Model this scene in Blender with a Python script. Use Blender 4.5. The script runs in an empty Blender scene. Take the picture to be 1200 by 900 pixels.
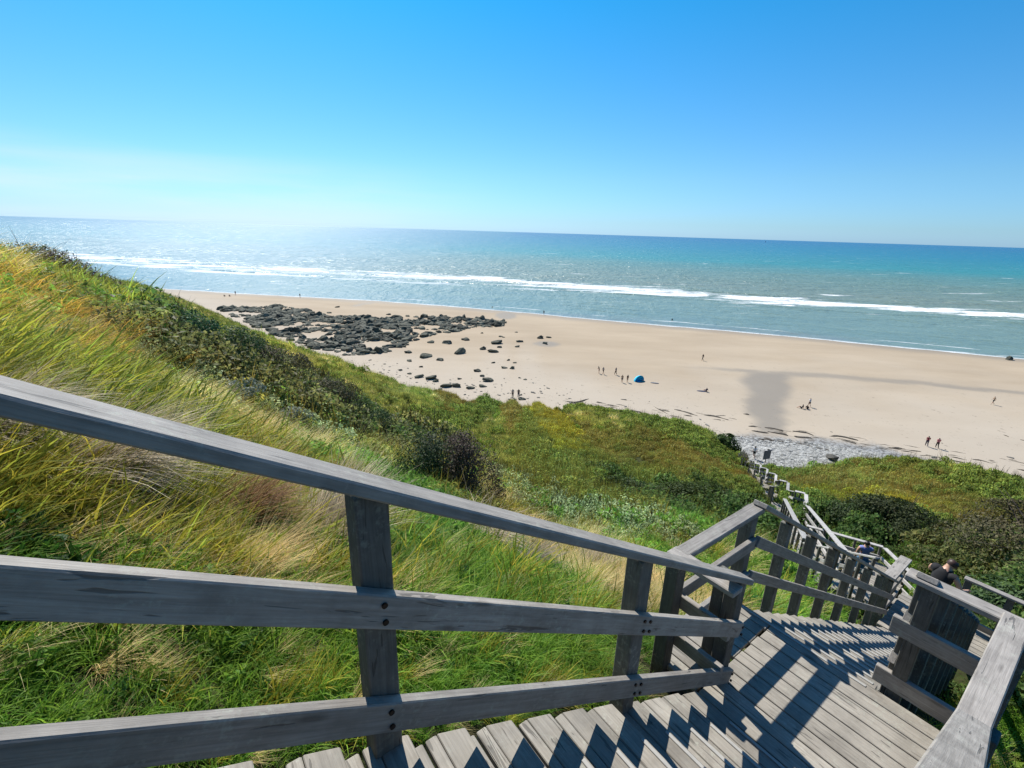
import bpy, math, random
import numpy as np
from mathutils import Vector, Matrix
R=math.radians
rng=np.random.default_rng(7); random.seed(7)
scene=bpy.context.scene
COL=scene.collection

# ---------------------------------------------------------------- camera
F_PX=553.1; PITCH=R(17.88); ROLL=R(1.786)
cam_d=bpy.data.cameras.new('camera'); cam=bpy.data.objects.new('camera',cam_d); COL.objects.link(cam)
cam_d.sensor_width=36; cam_d.lens=36*F_PX/1200; cam_d.clip_start=0.05; cam_d.clip_end=90000
right=Vector((1,0,0)); up0=Vector((0,math.sin(PITCH),math.cos(PITCH))); fwd=Vector((0,math.cos(PITCH),-math.sin(PITCH)))
cx=right*math.cos(ROLL)+up0*math.sin(ROLL); cy=-right*math.sin(ROLL)+up0*math.cos(ROLL)
cam.matrix_world=Matrix(((cx.x,cy.x,-fwd.x,0),(cx.y,cy.y,-fwd.y,0),(cx.z,cy.z,-fwd.z,0),(0,0,0,1)))
scene.camera=cam
# ---------------------------------------------------------------- light and sky
SUN_AZ=R(-26); SUN_EL=R(48)
scene.view_settings.view_transform='Standard'; scene.view_settings.look='None'; scene.view_settings.gamma=1
scene.view_settings.exposure=0.42
sd=bpy.data.lights.new('sun','SUN'); sd.energy=5.0; sd.angle=R(0.5); sd.color=(1,.95,.87)
sun=bpy.data.objects.new('sun',sd); COL.objects.link(sun)
sdir=Vector((math.sin(SUN_AZ)*math.cos(SUN_EL),math.cos(SUN_AZ)*math.cos(SUN_EL),math.sin(SUN_EL)))
sun.rotation_euler=sdir.to_track_quat('Z','Y').to_euler()
scene.cycles.max_bounces=6; scene.cycles.diffuse_bounces=3; scene.cycles.transmission_bounces=3; scene.cycles.transparent_max_bounces=4
scene.cycles.caustics_reflective=False; scene.cycles.caustics_refractive=False
scene.cycles.use_denoising=True

class NT:
    """small helper round a node tree"""
    def __init__(s,tree): s.t=tree; s.n=tree.nodes; s.l=tree.links
    def new(s,typ,**kw):
        nd=s.n.new(typ)
        for k,v in kw.items():
            if k=='inp':
                for kk,vv in v.items():
                    if hasattr(vv,'is_output') or isinstance(vv,bpy.types.NodeSocket): s.l.new(vv,nd.inputs[kk])
                    else: nd.inputs[kk].default_value=vv
            else: setattr(nd,k,v)
        return nd
    def math(s,op,a,b=None,c=None,clamp=False):
        nd=s.n.new('ShaderNodeMath'); nd.operation=op; nd.use_clamp=clamp
        for i,v in enumerate((a,b,c)):
            if v is None: continue
            if isinstance(v,bpy.types.NodeSocket): s.l.new(v,nd.inputs[i])
            else: nd.inputs[i].default_value=v
        return nd.outputs[0]
    def mix(s,fac,a,b,blend='MIX'):
        nd=s.n.new('ShaderNodeMix'); nd.data_type='RGBA'; nd.blend_type=blend; nd.clamp_factor=True
        for idx,v in ((0,fac),(6,a),(7,b)):
            if isinstance(v,bpy.types.NodeSocket): s.l.new(v,nd.inputs[idx])
            else: nd.inputs[idx].default_value=v if idx==0 else (tuple(v)+(1,))[:4]
        return nd.outputs[2]
    def ramp(s,fac,stops,interp='LINEAR'):
        nd=s.n.new('ShaderNodeValToRGB'); cr=nd.color_ramp; cr.interpolation=interp
        while len(cr.elements)<len(stops): cr.elements.new(0.5)
        for e,(p,c) in zip(cr.elements,stops):
            e.position=p; e.color=(c,c,c,1) if isinstance(c,(int,float)) else (tuple(c)+(1,))[:4]
        if isinstance(fac,bpy.types.NodeSocket): s.l.new(fac,nd.inputs[0])
        return nd.outputs[0]
    def maprange(s,v,a,b,c=0,d=1,smooth=False):
        nd=s.n.new('ShaderNodeMapRange'); nd.interpolation_type='SMOOTHSTEP' if smooth else 'LINEAR'
        s.l.new(v,nd.inputs[0])
        for i,x in enumerate((a,b,c,d)): nd.inputs[i+1].default_value=x
        return nd.outputs[0]
    def noise(s,vec,scale,detail=4,rough=.55,dist=0.0):
        nd=s.new('ShaderNodeTexNoise',inp={'Scale':scale,'Detail':detail,'Roughness':rough,'Distortion':dist})
        if vec is not None: s.l.new(vec,nd.inputs['Vector'])
        return nd.outputs[0]
    def scale(s,vec,v):
        nd=s.new('ShaderNodeVectorMath',operation='MULTIPLY'); s.l.new(vec,nd.inputs[0]); nd.inputs[1].default_value=v; return nd.outputs[0]
    def bump(s,h,strength=.5,dist=.01,normal=None):
        nd=s.new('ShaderNodeBump',inp={'Strength':strength,'Distance':dist,'Height':h})
        if normal is not None: s.l.new(normal,nd.inputs['Normal'])
        return nd.outputs[0]

world=bpy.data.worlds.new('World'); scene.world=world; world.use_nodes=True
w=NT(world.node_tree); w.n.clear()
sky=w.new('ShaderNodeTexSky'); sky.sky_type='NISHITA'; sky.sun_disc=False
sky.sun_elevation=SUN_EL; sky.sun_rotation=SUN_AZ; sky.altitude=0; sky.air_density=1.0; sky.dust_density=0.35; sky.ozone_density=2.2
tc=w.new('ShaderNodeTexCoord')
sep=w.new('ShaderNodeSeparateXYZ'); w.l.new(tc.outputs['Generated'],sep.inputs[0])
grade=w.ramp(sep.outputs[2],[(0,(.58,1.0,1.80)),(.022,(.56,.93,1.48)),(.10,(.54,.96,1.30)),(.36,(.15,1.0,1.42)),(1,(.10,.62,1.12))])
gm=w.mix(1.0,sky.outputs[0],grade,'MULTIPLY')
hs=w.new('ShaderNodeHueSaturation',inp={'Saturation':1.0,'Value':1.0,'Color':gm})
# thin high cirrus low over the sea, towards the left
mp=w.scale(tc.outputs['Generated'],(1.5,1.5,15))
n1=w.noise(mp,1.7,5,.5,.2)
band=w.math('MULTIPLY',w.maprange(sep.outputs[2],.0,.05,0.8,1,True),w.maprange(sep.outputs[2],.05,.13,1,0,True))
side=w.maprange(sep.outputs[0],-.62,.05,1,0,True)
cl=w.math('MULTIPLY',w.math('MULTIPLY',w.maprange(n1,.25,.75,0,1,True),band),side)
cl=w.math('MULTIPLY',cl,.5)
col=w.mix(cl,hs.outputs[0],(8.5,9.0,9.3))
bg=w.new('ShaderNodeBackground',inp={'Strength':0.078,'Color':col}); wo=w.new('ShaderNodeOutputWorld'); w.l.new(bg.outputs[0],wo.inputs[0])

# ---------------------------------------------------------------- helpers
def props(o,label=None,cat=None,group=None,kind=None):
    if label: o['label']=label
    if cat: o['category']=cat
    if group: o['group']=group
    if kind: o['kind']=kind
    return o
def mesh_np(name,V,Fc,mat=None,smooth=False,attrs=None,mi=None):
    """V (n,3); Fc (m,k) all of one size, or a list of such arrays"""
    me=bpy.data.meshes.new(name); V=np.asarray(V,np.float32)
    if not isinstance(Fc,(list,tuple)): Fc=[Fc]
    Fc=[np.asarray(f,np.int32) for f in Fc if len(f)]
    me.vertices.add(len(V)); me.vertices.foreach_set('co',V.ravel())
    tot=sum(f.size for f in Fc); nf=sum(len(f) for f in Fc)
    me.loops.add(tot); me.polygons.add(nf)
    me.loops.foreach_set('vertex_index',np.concatenate([f.ravel() for f in Fc]))
    ls=[];st=0
    for f in Fc:
        ls.append(st+np.arange(len(f))*f.shape[1]); st+=f.size
    me.polygons.foreach_set('loop_start',np.concatenate(ls).astype(np.int32))
    if mi is not None: me.polygons.foreach_set('material_index',np.asarray(mi,np.int32))
    me.update(calc_edges=True)
    me.polygons.foreach_set('use_smooth',np.full(nf,smooth))
    if attrs:
        for k,a in attrs.items():
            a=np.asarray(a,np.float32)
            if a.ndim==1: at=me.attributes.new(k,'FLOAT','POINT'); at.data.foreach_set('value',a)
            elif a.shape[1]==3: at=me.attributes.new(k,'FLOAT_VECTOR','POINT'); at.data.foreach_set('vector',a.ravel())
    if mat is not None:
        for m in (mat if isinstance(mat,(list,tuple)) else [mat]): me.materials.append(m)
    return me
def link(name,me,parent=None,loc=None,mat=None):
    o=bpy.data.objects.new(name,me); COL.objects.link(o)
    if parent is not None: o.parent=parent
    if mat is not None: o.matrix_local=mat
    elif loc is not None: o.location=loc
    return o
def empty(name,loc,label,cat,group=None,rz=0):
    o=bpy.data.objects.new(name,None); COL.objects.link(o); o.location=loc; o.rotation_euler=(0,0,rz); o.empty_display_size=.1
    return props(o,label,cat,group)
def material(name):
    m=bpy.data.materials.new(name); m.use_nodes=True; t=NT(m.node_tree); t.n.clear()
    out=t.new('ShaderNodeOutputMaterial'); return m,t,out
def simple(name,color,rough=.7,metal=0,noise=.15,nscale=8,spec=.5):
    m,t,out=material(name); g=t.new('ShaderNodeTexCoord').outputs['Object']
    n=t.noise(g,nscale,4,.6)
    c=t.mix(n,[x*(1-noise) for x in color],[min(1,x*(1+noise)) for x in color])
    p=t.new('ShaderNodeBsdfPrincipled',inp={'Base Color':c,'Roughness':rough,'Metallic':metal,'Specular IOR Level':spec}); t.l.new(p.outputs[0],out.inputs[0]); return m

# ---------------------------------------------------------------- materials
def wood(name,dark,light,rough=.72,bump=.35):
    m,t,out=material(name)
    tcn=t.new('ShaderNodeTexCoord'); oi=t.new('ShaderNodeObjectInfo')
    off=t.new('ShaderNodeVectorMath',operation='MULTIPLY_ADD'); 
    cmb=t.new('ShaderNodeCombineXYZ')
    for i in range(3): t.l.new(oi.outputs['Random'],cmb.inputs[i])
    t.l.new(cmb.outputs[0],off.inputs[0]); off.inputs[1].default_value=(37,61,23); t.l.new(tcn.outputs['Object'],off.inputs[2])
    P=off.outputs[0]
    grain=t.noise(t.scale(P,(3,90,60)),1.0,6,.65,.6)
    fine=t.noise(t.scale(P,(8,260,200)),1.0,3,.6)
    blot=t.noise(P,5.0,5,.6)
    lich=t.noise(P,34,4,.7)
    crack=t.noise(t.scale(P,(2.6,30,30)),1.0,3,.6,.8)
    crk=t.ramp(crack,[(.335,1),(.36,0)])
    c=t.mix(t.maprange(grain,.2,.8),dark,light)
    c=t.mix(t.math('MULTIPLY',t.maprange(blot,.42,.7),.5),c,[x*.62 for x in dark])
    c=t.mix(t.math('MULTIPLY',t.math('MULTIPLY',t.maprange(lich,.52,.66),t.maprange(t.noise(P,3.1,3,.6),.45,.62)),.6),c,(.40,.41,.34))
    c=t.mix(t.math('MULTIPLY',t.maprange(t.noise(t.scale(P,(2.2,9,9)),1,5,.7),.6,.74),.4),c,(.10,.075,.05))
    vor=t.new('ShaderNodeTexVoronoi',inp={'Scale':1.0}); t.l.new(t.scale(P,(1.7,7,7)),vor.inputs['Vector'])
    knot=t.ramp(vor.outputs['Distance'],[(.05,1),(.13,0)])
    c=t.mix(t.math('MULTIPLY',knot,.55),c,(.035,.028,.022))
    c=t.mix(t.math('MULTIPLY',crk,.55),c,(.02,.018,.016))
    vv=t.maprange(oi.outputs['Random'],0,1,.8,1.16)
    hsv=t.new('ShaderNodeHueSaturation',inp={'Value':vv,'Color':c})
    h=t.math('ADD',t.math('MULTIPLY',grain,.7),t.math('MULTIPLY',fine,.3)); h=t.math('SUBTRACT',h,t.math('MULTIPLY',crk,.8))
    p=t.new('ShaderNodeBsdfPrincipled',inp={'Base Color':hsv.outputs[0],'Roughness':rough,'Specular IOR Level':.4,'Normal':t.bump(h,bump,.006)})
    t.l.new(p.outputs[0],out.inputs[0]); return m
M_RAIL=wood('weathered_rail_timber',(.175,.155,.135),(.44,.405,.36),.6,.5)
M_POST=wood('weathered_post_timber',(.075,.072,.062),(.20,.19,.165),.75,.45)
M_DECK=wood('weathered_deck_timber',(.20,.18,.15),(.42,.385,.325),.7,.5)
M_RAILP=wood('sunlit_pale_rail_timber',(.30,.28,.26),(.62,.59,.55),.6,.4)  # rail timber for the lower flights, sun glare put into a paler colour
M_STRIP=simple('pale_nosing_strip',(.36,.35,.32),.6,0,.2,30)
M_BOLT=simple('rusty_bolt',(.02,.015,.013),.45,.7,.3,60)

def leafmat(name,trans=.45,rough=.55,spec=.16):
    """tint comes with each plant, lc (leaf colour) with each leaf"""
    m,t,out=material(name)
    at=t.new('ShaderNodeAttribute',attribute_type='INSTANCER',attribute_name='tint')
    lc=t.new('ShaderNodeAttribute',attribute_type='GEOMETRY',attribute_name='lc')
    c=t.mix(1.0,at.outputs['Color'],lc.outputs['Color'],'MULTIPLY')
    p=t.new('ShaderNodeBsdfPrincipled',inp={'Base Color':c,'Roughness':rough,'Specular IOR Level':spec})
    g=t.new('ShaderNodeHueSaturation',inp={'Hue':.497,'Saturation':1.0,'Value':1.6,'Color':c})
    tr=t.new('ShaderNodeBsdfTranslucent',inp={'Color':g.outputs[0]})
    mx=t.new('ShaderNodeMixShader',inp={0:trans}); t.l.new(p.outputs[0],mx.inputs[1]); t.l.new(tr.outputs[0],mx.inputs[2])
    t.l.new(mx.outputs[0],out.inputs[0]); return m
M_LEAF=leafmat('plant_cover')
def bushmat(name,trans=.3):
    m,t,out=material(name)
    lc=t.new('ShaderNodeAttribute',attribute_type='GEOMETRY',attribute_name='lc')
    p=t.new('ShaderNodeBsdfPrincipled',inp={'Base Color':lc.outputs['Color'],'Roughness':.6,'Specular IOR Level':.18})
    tr=t.new('ShaderNodeBsdfTranslucent',inp={'Color':lc.outputs['Color']})
    mx=t.new('ShaderNodeMixShader',inp={0:trans}); t.l.new(p.outputs[0],mx.inputs[1]); t.l.new(tr.outputs[0],mx.inputs[2])
    t.l.new(mx.outputs[0],out.inputs[0]); return m
M_BUSH=bushmat('bush_leaves'); M_TWIG=simple('twig_bark',(.06,.045,.035),.85)
# ground heights: x, y, z
GROUND=[(12.88,14.51,-13.0),(11.81,12.59,-12.2),(15.26,14.66,-13.4),(10.70,15.75,-12.3),(-16,15.1,-1.75),(-16.8,17.1,-2.7),(-17.3,19.4,-4.1),(-16.4,21.4,-5.1),(-15.5,23.3,-6.4),(-12.8,22.6,-6.6),(-10.3,21.7,-7.5),(-7.9,20.5,-8.3),(-6.3,19,-8.5),(-8.9,8.1,-1.4),(-8.8,9.5,-2.2),(-7.9,10.4,-3.3),(-6.1,10.3,-4.6),(-4.1,10.2,-5.4),(-4.5,3.9,-1.4),(-4.6,5.3,-2.3),(-3.6,6,-3.3),(-2.7,5.9,-4),(-0.7,10,-6.3),(0.4,7.5,-5.8),(1.6,6.8,-5.8),(2.6,7,-6.3),(-1.4,6.9,-4.5),(-11,43.6,-18),(-9.1,59.3,-23.7),(-30.2,79.5,-25),(-22.5,78.8,-26.2),(-48.2,98.9,-26.1),(-67.4,117,-26.8),(0.2,55,-23.4),(0.2,32,-16.4),(3.1,23.8,-13.2),(9.9,49,-22.6),(4.6,21.5,-12.8),(16.1,39.9,-19.9),(8.6,20.3,-12.9),(19.1,37.4,-20.2),(4,11.3,-8.3),(6.5,12.4,-9.1),(1.4,14.9,-9.7),(37.4,47.2,-25),(46.3,50.3,-24.5),(50.7,41.4,-23),(28.8,27.7,-17),(25.5,19.9,-14),(24.2,29,-18),(29,41.4,-23.5),(32.9,52.8,-28.3),(17.3,14.5,-11),(19.6,18.3,-13),(19.7,20.7,-14),(14,10.5,-9),(9.4,6.8,-7),(-148.9,195.2,-29),(-181.7,238.1,-37),(-91.7,147.4,-29),(-111.9,179.8,-37),(-57,112.9,-29),(-69.6,137.7,-37),(-37.6,99.5,-29),(-45.8,121.4,-37),(-15.6,81.7,-29),(-19,99.6,-37),(0.1,78.6,-29),(0.1,95.8,-37),(14.8,75.7,-29),(18,92.3,-37),(27.6,70.4,-29),(33.7,85.8,-37),(32.3,65.2,-29),(39.4,79.5,-37),(31.1,57.5,-29),(38,70.1,-37),(46.9,75.8,-37),(66.5,81,-37),(78.1,85.5,-37),(90.5,74.5,-37),(97.8,68.1,-37),(-3.27,-0.64,-0.05),(-2.07,0.26,-0.95),(-0.87,1.16,-1.85),(0.33,2.06,-2.75),(1.21,2.72,-3.41),(-3.72,-0.04,-0.05),(-2.52,0.86,-0.95),(-1.32,1.76,-1.85),(-0.12,2.66,-2.75),(0.76,3.32,-3.41),(-2.76,-1.32,-0.2),(-1.92,-2.44,-0.3),(-1.16,-0.12,-1.4),(-0.32,-1.24,-1.5),(-0.36,0.48,-2),(0.48,-0.64,-2.1),(0.84,1.38,-2.9),(1.68,0.26,-3),(2.04,2.28,-3.8),(2.88,1.16,-3.9),(2.5,2.5,-4.3),(1.72,3.54,-4.1),(3.4,3.8,-5),(2.45,5.08,-4.9),(5.01,4.99,-6.2),(4.05,6.28,-6.1),(6.61,6.19,-7.4),(5.53,7.63,-7.3),(8.33,7.23,-8.2),(6.77,9.31,-8.5),(8.91,9.79,-9.2),(10.91,8.79,-9.5),(10.11,13.19,-10.8),(11.72,16.89,-12.2),(4.6,2.2,-5),(6.5,2.99,-6.2),(9.2,4.39,-8),(16.1,25.82,-15.4),(19.77,33.7,-18.9),(23.43,41.59,-22.5),(27.1,49.48,-26.1),(30.76,57.37,-30),(-7.6,-3.19,2),(-2.81,-9.6,1.5),(-16.01,-11.98,4),(-32,1.03,4),(-5.04,-34.99,4),(-48.04,-35.95,5),(-95.97,28.1,-2),(-0.1,-100,4),(-43.96,42.05,-9),(9.97,-30.01,0)]
# what grows where: x, y, plant
COVER=[(-29.1,28.4,'olive'),(-12.2,11.7,'gold'),(-9.8,10.0,'gold'),(-12.3,13.5,'herb'),(-11.4,13.8,'herb'),(-16.0,21.3,'herb'),(-10.5,14.4,'shrub'),(-8.5,13.1,'bshrub'),(-10.7,20.0,'bshrub'),(-7.9,16.5,'bshrub'),(-7.2,18.6,'shrub'),(-6.2,18.6,'bshrub'),(-8.1,8.7,'gold'),(-7.0,8.4,'gold'),(-6.4,6.2,'gold'),(-12.5,14.3,'reed'),(-6.9,6.4,'gold'),(-4.5,4.1,'reed'),(-5.0,5.2,'reed'),(-5.5,7.0,'gold'),(-7.3,10.9,'silver'),(-6.3,10.5,'silver'),(-5.0,9.3,'straw'),(-4.8,7.0,'gold'),(-4.2,7.1,'gold'),(-4.2,9.5,'herb'),(-4.2,12.5,'olive'),(-3.4,2.9,'reed'),(-3.1,3.1,'reed'),(-3.0,3.7,'reed'),(-3.3,5.4,'reed'),(-2.5,2.2,'reed'),(-2.3,2.5,'straw'),(-2.0,2.4,'straw'),(-2.4,4.5,'reed'),(-1.6,3.4,'herb'),(-1.8,2.5,'dherb'),(-2.1,2.0,'dherb'),(-2.0,1.5,'lush'),(-1.8,1.8,'lush'),(-1.4,2.1,'lush'),(-1.0,2.3,'lush'),(-1.6,1.2,'lush'),(-1.2,1.7,'lush'),(-1.1,1.4,'lush'),(-1.8,1.3,'dherb'),(-1.2,5.8,'herb'),(-1.7,6.6,'herb'),(-0.4,5.3,'herb'),(-1.0,3.7,'lush'),(-0.4,3.1,'lush'),(0.1,2.6,'lush'),(0.3,2.4,'lush'),(0.7,3.1,'lush'),(-0.5,2.2,'lush'),(0.2,4.0,'lush'),(1.7,7.1,'straw'),(1.2,8.6,'straw'),(2.7,9.9,'straw'),(0.1,10.4,'olive'),(1.4,15.1,'silver'),(2.9,12.9,'silver'),(4.6,13.2,'silver'),(3.2,10.2,'herb'),(-2.4,43.8,'olive'),(-17.1,59.8,'olive'),(-21.9,57.8,'olive'),(-52.4,111.7,'olive'),(-75.9,136.4,'olive'),(-11.4,59.6,'olive'),(0.1,71.1,'rust'),(-8.8,77.2,'rust'),(-4.4,58.2,'green'),(1.7,38.9,'heath'),(12.3,61.8,'olive'),(12.2,78.2,'green'),(23.9,66.9,'green'),(30.8,64.5,'green'),(28.6,55.2,'green'),(14.9,36.5,'brown'),(10.6,43.7,'brown'),(5.7,56.3,'yellow'),(9.7,31.3,'heath'),(11.9,22.5,'shrub'),(7.6,19.8,'shrub'),(4.6,21.4,'heath'),(7.7,15.6,'herb'),(14.7,27.0,'green'),(2.2,24.7,'heath'),(-7.5,48.6,'green'),(-7.8,26.7,'olive'),(33.9,50.3,'rust'),(33.2,54.5,'green'),(30.0,40.5,'rust'),(27.1,32.7,'yellow'),(19.0,25.9,'green'),(26.8,28.6,'rust'),(38.9,45.5,'brown'),(56.8,61.6,'olive'),(45.7,45.1,'green'),(42.8,36.4,'green'),(37.3,35.4,'brown'),(27.8,24.0,'brown'),(17.7,20.9,'shrub'),(19.3,19.7,'shrub'),(19.7,18.4,'bshrub'),(19.9,15.9,'bshrub'),(14.2,14.5,'herb'),(14.0,10.7,'bshrub'),(9.3,6.7,'shrub'),(8.3,5.6,'lush'),(13.2,11.0,'shrub'),(9.9,15.2,'green'),(7.3,10.1,'lush')]
LOOSE_ROCKS=[(-45.1,168.2,1.8),(-37.6,166.0,1.8),(-24.6,168.4,1.8),(-68.3,181.4,1.8),(-66.4,167.9,1.8),(-8.3,156.4,2.6),(-3.6,160.3,1.5),(-22.4,140.3,2),(-17.5,142.4,2.2),(-25.5,136.2,2),(-13.7,131.1,2.4),(-22.6,126.6,2),(-17.9,126.2,3),(-27.3,129.1,2),(-5.1,128.0,3.5),(-7.9,120.7,2),(-5.1,118.3,2.6),(-13.2,116.4,3.6),(-21.0,111.2,3),(-17.4,108.4,2),(-26.3,114.7,2),(-24.2,106.9,1.5),(-3.5,123.2,1.5),(1.6,131.0,2),(0.9,124.7,1.5),(7.9,136.4,2.2),(10.5,137.9,1.5),(-9.5,141.0,1),(-3.7,137.0,1.2),(-2.9,136.0,1),(0.8,143.9,1),(-9.0,153.3,1.5),(-20.5,102.2,1),(-19.7,94.5,2),(-17.2,93.6,2.6),(-15.6,92.0,1.5),(-13.0,88.9,2.2),(-10.8,89.1,2),(-8.1,88.3,1.6),(-14.0,86.7,1),(-7.8,100.2,1.8),(-5.0,93.6,2.4),(-6.3,96.5,1.2),(-5.9,89.6,1.6),(-2.1,103.6,1.6),(-0.1,103.1,1.4),(-4.6,107.7,1),(-1.0,110.4,1),(0.5,108.2,0.9),(1.6,96.1,0.8),(2.7,95.0,0.8),(-22.0,96.7,1),(-24.4,99.1,1),(-11.1,94.2,1),(1.7,82.8,1.6),(138.7,128.8,2.5),(1.7,85.2,0.7),(-9.1,195.7,1)]
WRACK=[[(9.6,82.6),(11.5,81.8),(14.6,84.0)],[(14.1,80.7),(16.3,80.1),(18.4,78.5),(21.3,78.0)],[(20.7,84.5),(22.9,83.8)],[(20.8,79.2),(23.0,77.7)],[(26.0,81.3),(26.4,80.1),(27.5,77.3)],[(29.4,79.9),(31.2,78.4),(32.6,76.9)],[(33.4,77.4),(35.3,77.1),(37.9,75.4)],[(35.9,77.6),(37.6,77.3)],[(41.3,78.8),(42.5,78.1)],[(42.1,72.8),(44.2,71.5),(46.2,71.3),(48.0,70.8),(48.9,68.9)],[(41.7,70.7),(44.5,69.5),(48.7,68.6)],[(51.0,70.0),(53.4,69.5),(55.1,68.1),(56.3,68.5)],[(52.0,68.5),(53.7,67.0),(55.1,66.5)],[(57.7,66.1),(59.9,65.7),(61.7,64.7)],[(61.6,63.8),(63.7,62.6),(65.8,61.2)],[(67.3,62.8),(68.5,62.4),(69.4,61.4)],[(81.7,72.7),(81.8,71.7)],[(82.6,70.7),(83.7,69.8)],[(35.4,68.8),(38.9,67.8),(42.6,67.2),(45.6,65.6),(49.0,63.8),(51.5,62.8)],[(39.8,68.2),(40.8,67.7)],[(39.2,71.1),(41.5,70.3)],[(62.7,60.7),(65.2,58.9),(69.0,56.8)],[(71.3,60.2),(72.2,59.3)],[(6.9,90.9),(9.5,90.0)],[(59.8,99.1),(65.9,96.7)]]
# ---------------------------------------------------------------- ground shape
_A=np.array(GROUND,float)
# the top and foot of the drop to the beach are given as lines, so fill in between their points
_e=np.array([(-148.9,195.2,-29),(-91.7,147.4,-29),(-57,112.9,-29),(-37.6,99.5,-29),(-15.6,81.7,-29),(.1,78.6,-29),(14.8,75.7,-29),(27.6,70.4,-29),(32.3,65.2,-29)])
_f=_e*[1.22,1.22,1]; _f[:,2]=-37
_A=np.concatenate([_A]+[np.linspace(a,b,k+2)[1:-1] for q,k in ((_e,2),(_f,1)) for a,b in zip(q[:-1],q[1:])])
_w=lambda p:np.arcsinh(np.asarray(p,float)/4.)
_X=_w(_A[:,:2]); _n=len(_A)
def _K(a,b): return np.sqrt(((a[:,None]-b[None])**2).sum(2)+.03)
_M=_K(_X,_X); _M[np.diag_indices(_n)]-=.01
_P=np.c_[np.ones(_n),_X]
_c=np.linalg.solve(np.block([[_M,_P],[_P.T,np.zeros((3,3))]]),np.r_[_A[:,2],0,0,0])
def vnoise(x,y,seed=0):
    """smooth value noise, vectorised"""
    xi=np.floor(x).astype(int); yi=np.floor(y).astype(int); fx=x-xi; fy=y-yi
    fx=fx*fx*(3-2*fx); fy=fy*fy*(3-2*fy)
    def h(a,b):
        n=(a*374761393+b*668265263+seed*1274126177)&0xffffffff
        n=((n^(n>>13))*1274126177)&0xffffffff
        return ((n^(n>>16))&0xffff)/65535.
    return (h(xi,yi)*(1-fx)+h(xi+1,yi)*fx)*(1-fy)+(h(xi,yi+1)*(1-fx)+h(xi+1,yi+1)*fx)*fy
def fbm(x,y,seed=0,o=4):
    s=0;a=.5
    for i in range(o): s=s+a*vnoise(x*2**i+31.7*i,y*2**i-17.3*i,seed+i); a*=.5
    return s/(1-.5**o)
def ground(x,y):
    x=np.atleast_1d(np.asarray(x,float)); y=np.atleast_1d(np.asarray(y,float)); q=_w(np.c_[x,y]); out=np.empty(len(x))
    for i in range(0,len(x),20000):
        out[i:i+20000]=_K(q[i:i+20000],_X)@_c[:_n]+np.c_[np.ones(len(q[i:i+20000])),q[i:i+20000]]@_c[_n:]
    r=np.hypot(x,y); amp=np.clip((r-6)/30,0,1)
    return out+amp*((fbm(x/7,y/7,3)-.5)*.8+(fbm(x/2.2,y/2.2,9)-.5)*.5)
AZ=R(53.19); ED=np.array([math.sin(AZ),math.cos(AZ)]); EL=np.array([-math.cos(AZ),math.sin(AZ)])
def S(u,v,z=0): return Vector((u*ED[0]+v*EL[0],u*ED[1]+v*EL[1],z))
SHX=[-4000,-171,-115,-57,-15,30,73,106,143,400,4000]; SHY=[1400,222,211,203,190,173,159,146,131,40,-1200]
def shore_y(x): return np.interp(x,SHX,SHY)+2.2*(fbm(np.asarray(x,float)/26+50,np.asarray(x,float)*0,5)-.5)+1.2*(vnoise(np.asarray(x,float)/5,np.asarray(x,float)*0,8)-.5)
SEA_Z=-30.0

def soil():
    m,t,out=material('soil_and_litter'); P=t.new('ShaderNodeNewGeometry').outputs['Position']
    a=t.noise(P,1.3,6,.6); b=t.noise(P,9,5,.7)
    c=t.mix(t.maprange(a,.35,.65),(.030,.042,.012),(.060,.065,.022)); c=t.mix(t.maprange(b,.4,.7),c,(.026,.022,.012))
    p=t.new('ShaderNodeBsdfPrincipled',inp={'Base Color':c,'Roughness':.95,'Specular IOR Level':.1,'Normal':t.bump(b,.8,.08)}); t.l.new(p.outputs[0],out.inputs[0]); return m
g1=np.linspace(-4.6,4.6,330); gx=4*np.sinh(g1)
gx=gx[(gx>-260)&(gx<190)]; gy=4*np.sinh(np.linspace(-4.2,4.75,330)); gy=gy[(gy>-120)&(gy<245)]
GX,GY=np.meshgrid(gx,gy); V=np.c_[GX.ravel(),GY.ravel(),ground(GX.ravel(),GY.ravel())]
def grid_faces(nx,ny):
    i=np.arange(nx-1)[None]+np.arange(ny-1)[:,None]*nx; i=i.ravel(); return np.c_[i,i+1,i+nx+1,i+nx]
props(link('terrain',mesh_np('terrain',V,grid_faces(len(gx),len(gy)),soil(),True)),kind='structure',label='grassy hillside falling to the beach')

# ---------------------------------------------------------------- beach
def seg_dist(x,y,P,Q):
    P=np.array(P,float);Q=np.array(Q,float);d=Q-P;t=np.clip(((x-P[0])*d[0]+(y-P[1])*d[1])/(d@d),0,1)
    return np.hypot(x-P[0]-t*d[0],y-P[1]-t*d[1])
bx=np.r_[np.linspace(-900,-170,40),np.arange(-165,-20,2.5),np.arange(-20,130,1.25),np.linspace(131,700,50)]
bs=np.r_[np.linspace(-190,-150,6),np.arange(-148,-20,1.4),np.arange(-20,4,1.0),8,20]
BX=np.repeat(bx[None],len(bs),0); BD=np.repeat(bs[:,None],len(bx),1); BY=shore_y(BX)+BD
inl=-BD
BZ=SEA_Z+np.clip(inl,-20,30)*.012+ .10*(fbm(BX/14,BY/30,21)-.5)*np.clip(inl/12,0,1)
wet=np.zeros_like(BX)
def sstep(a,b,x): t=np.clip((x-a)/(b-a),0,1); return t*t*(3-2*t)
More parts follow.
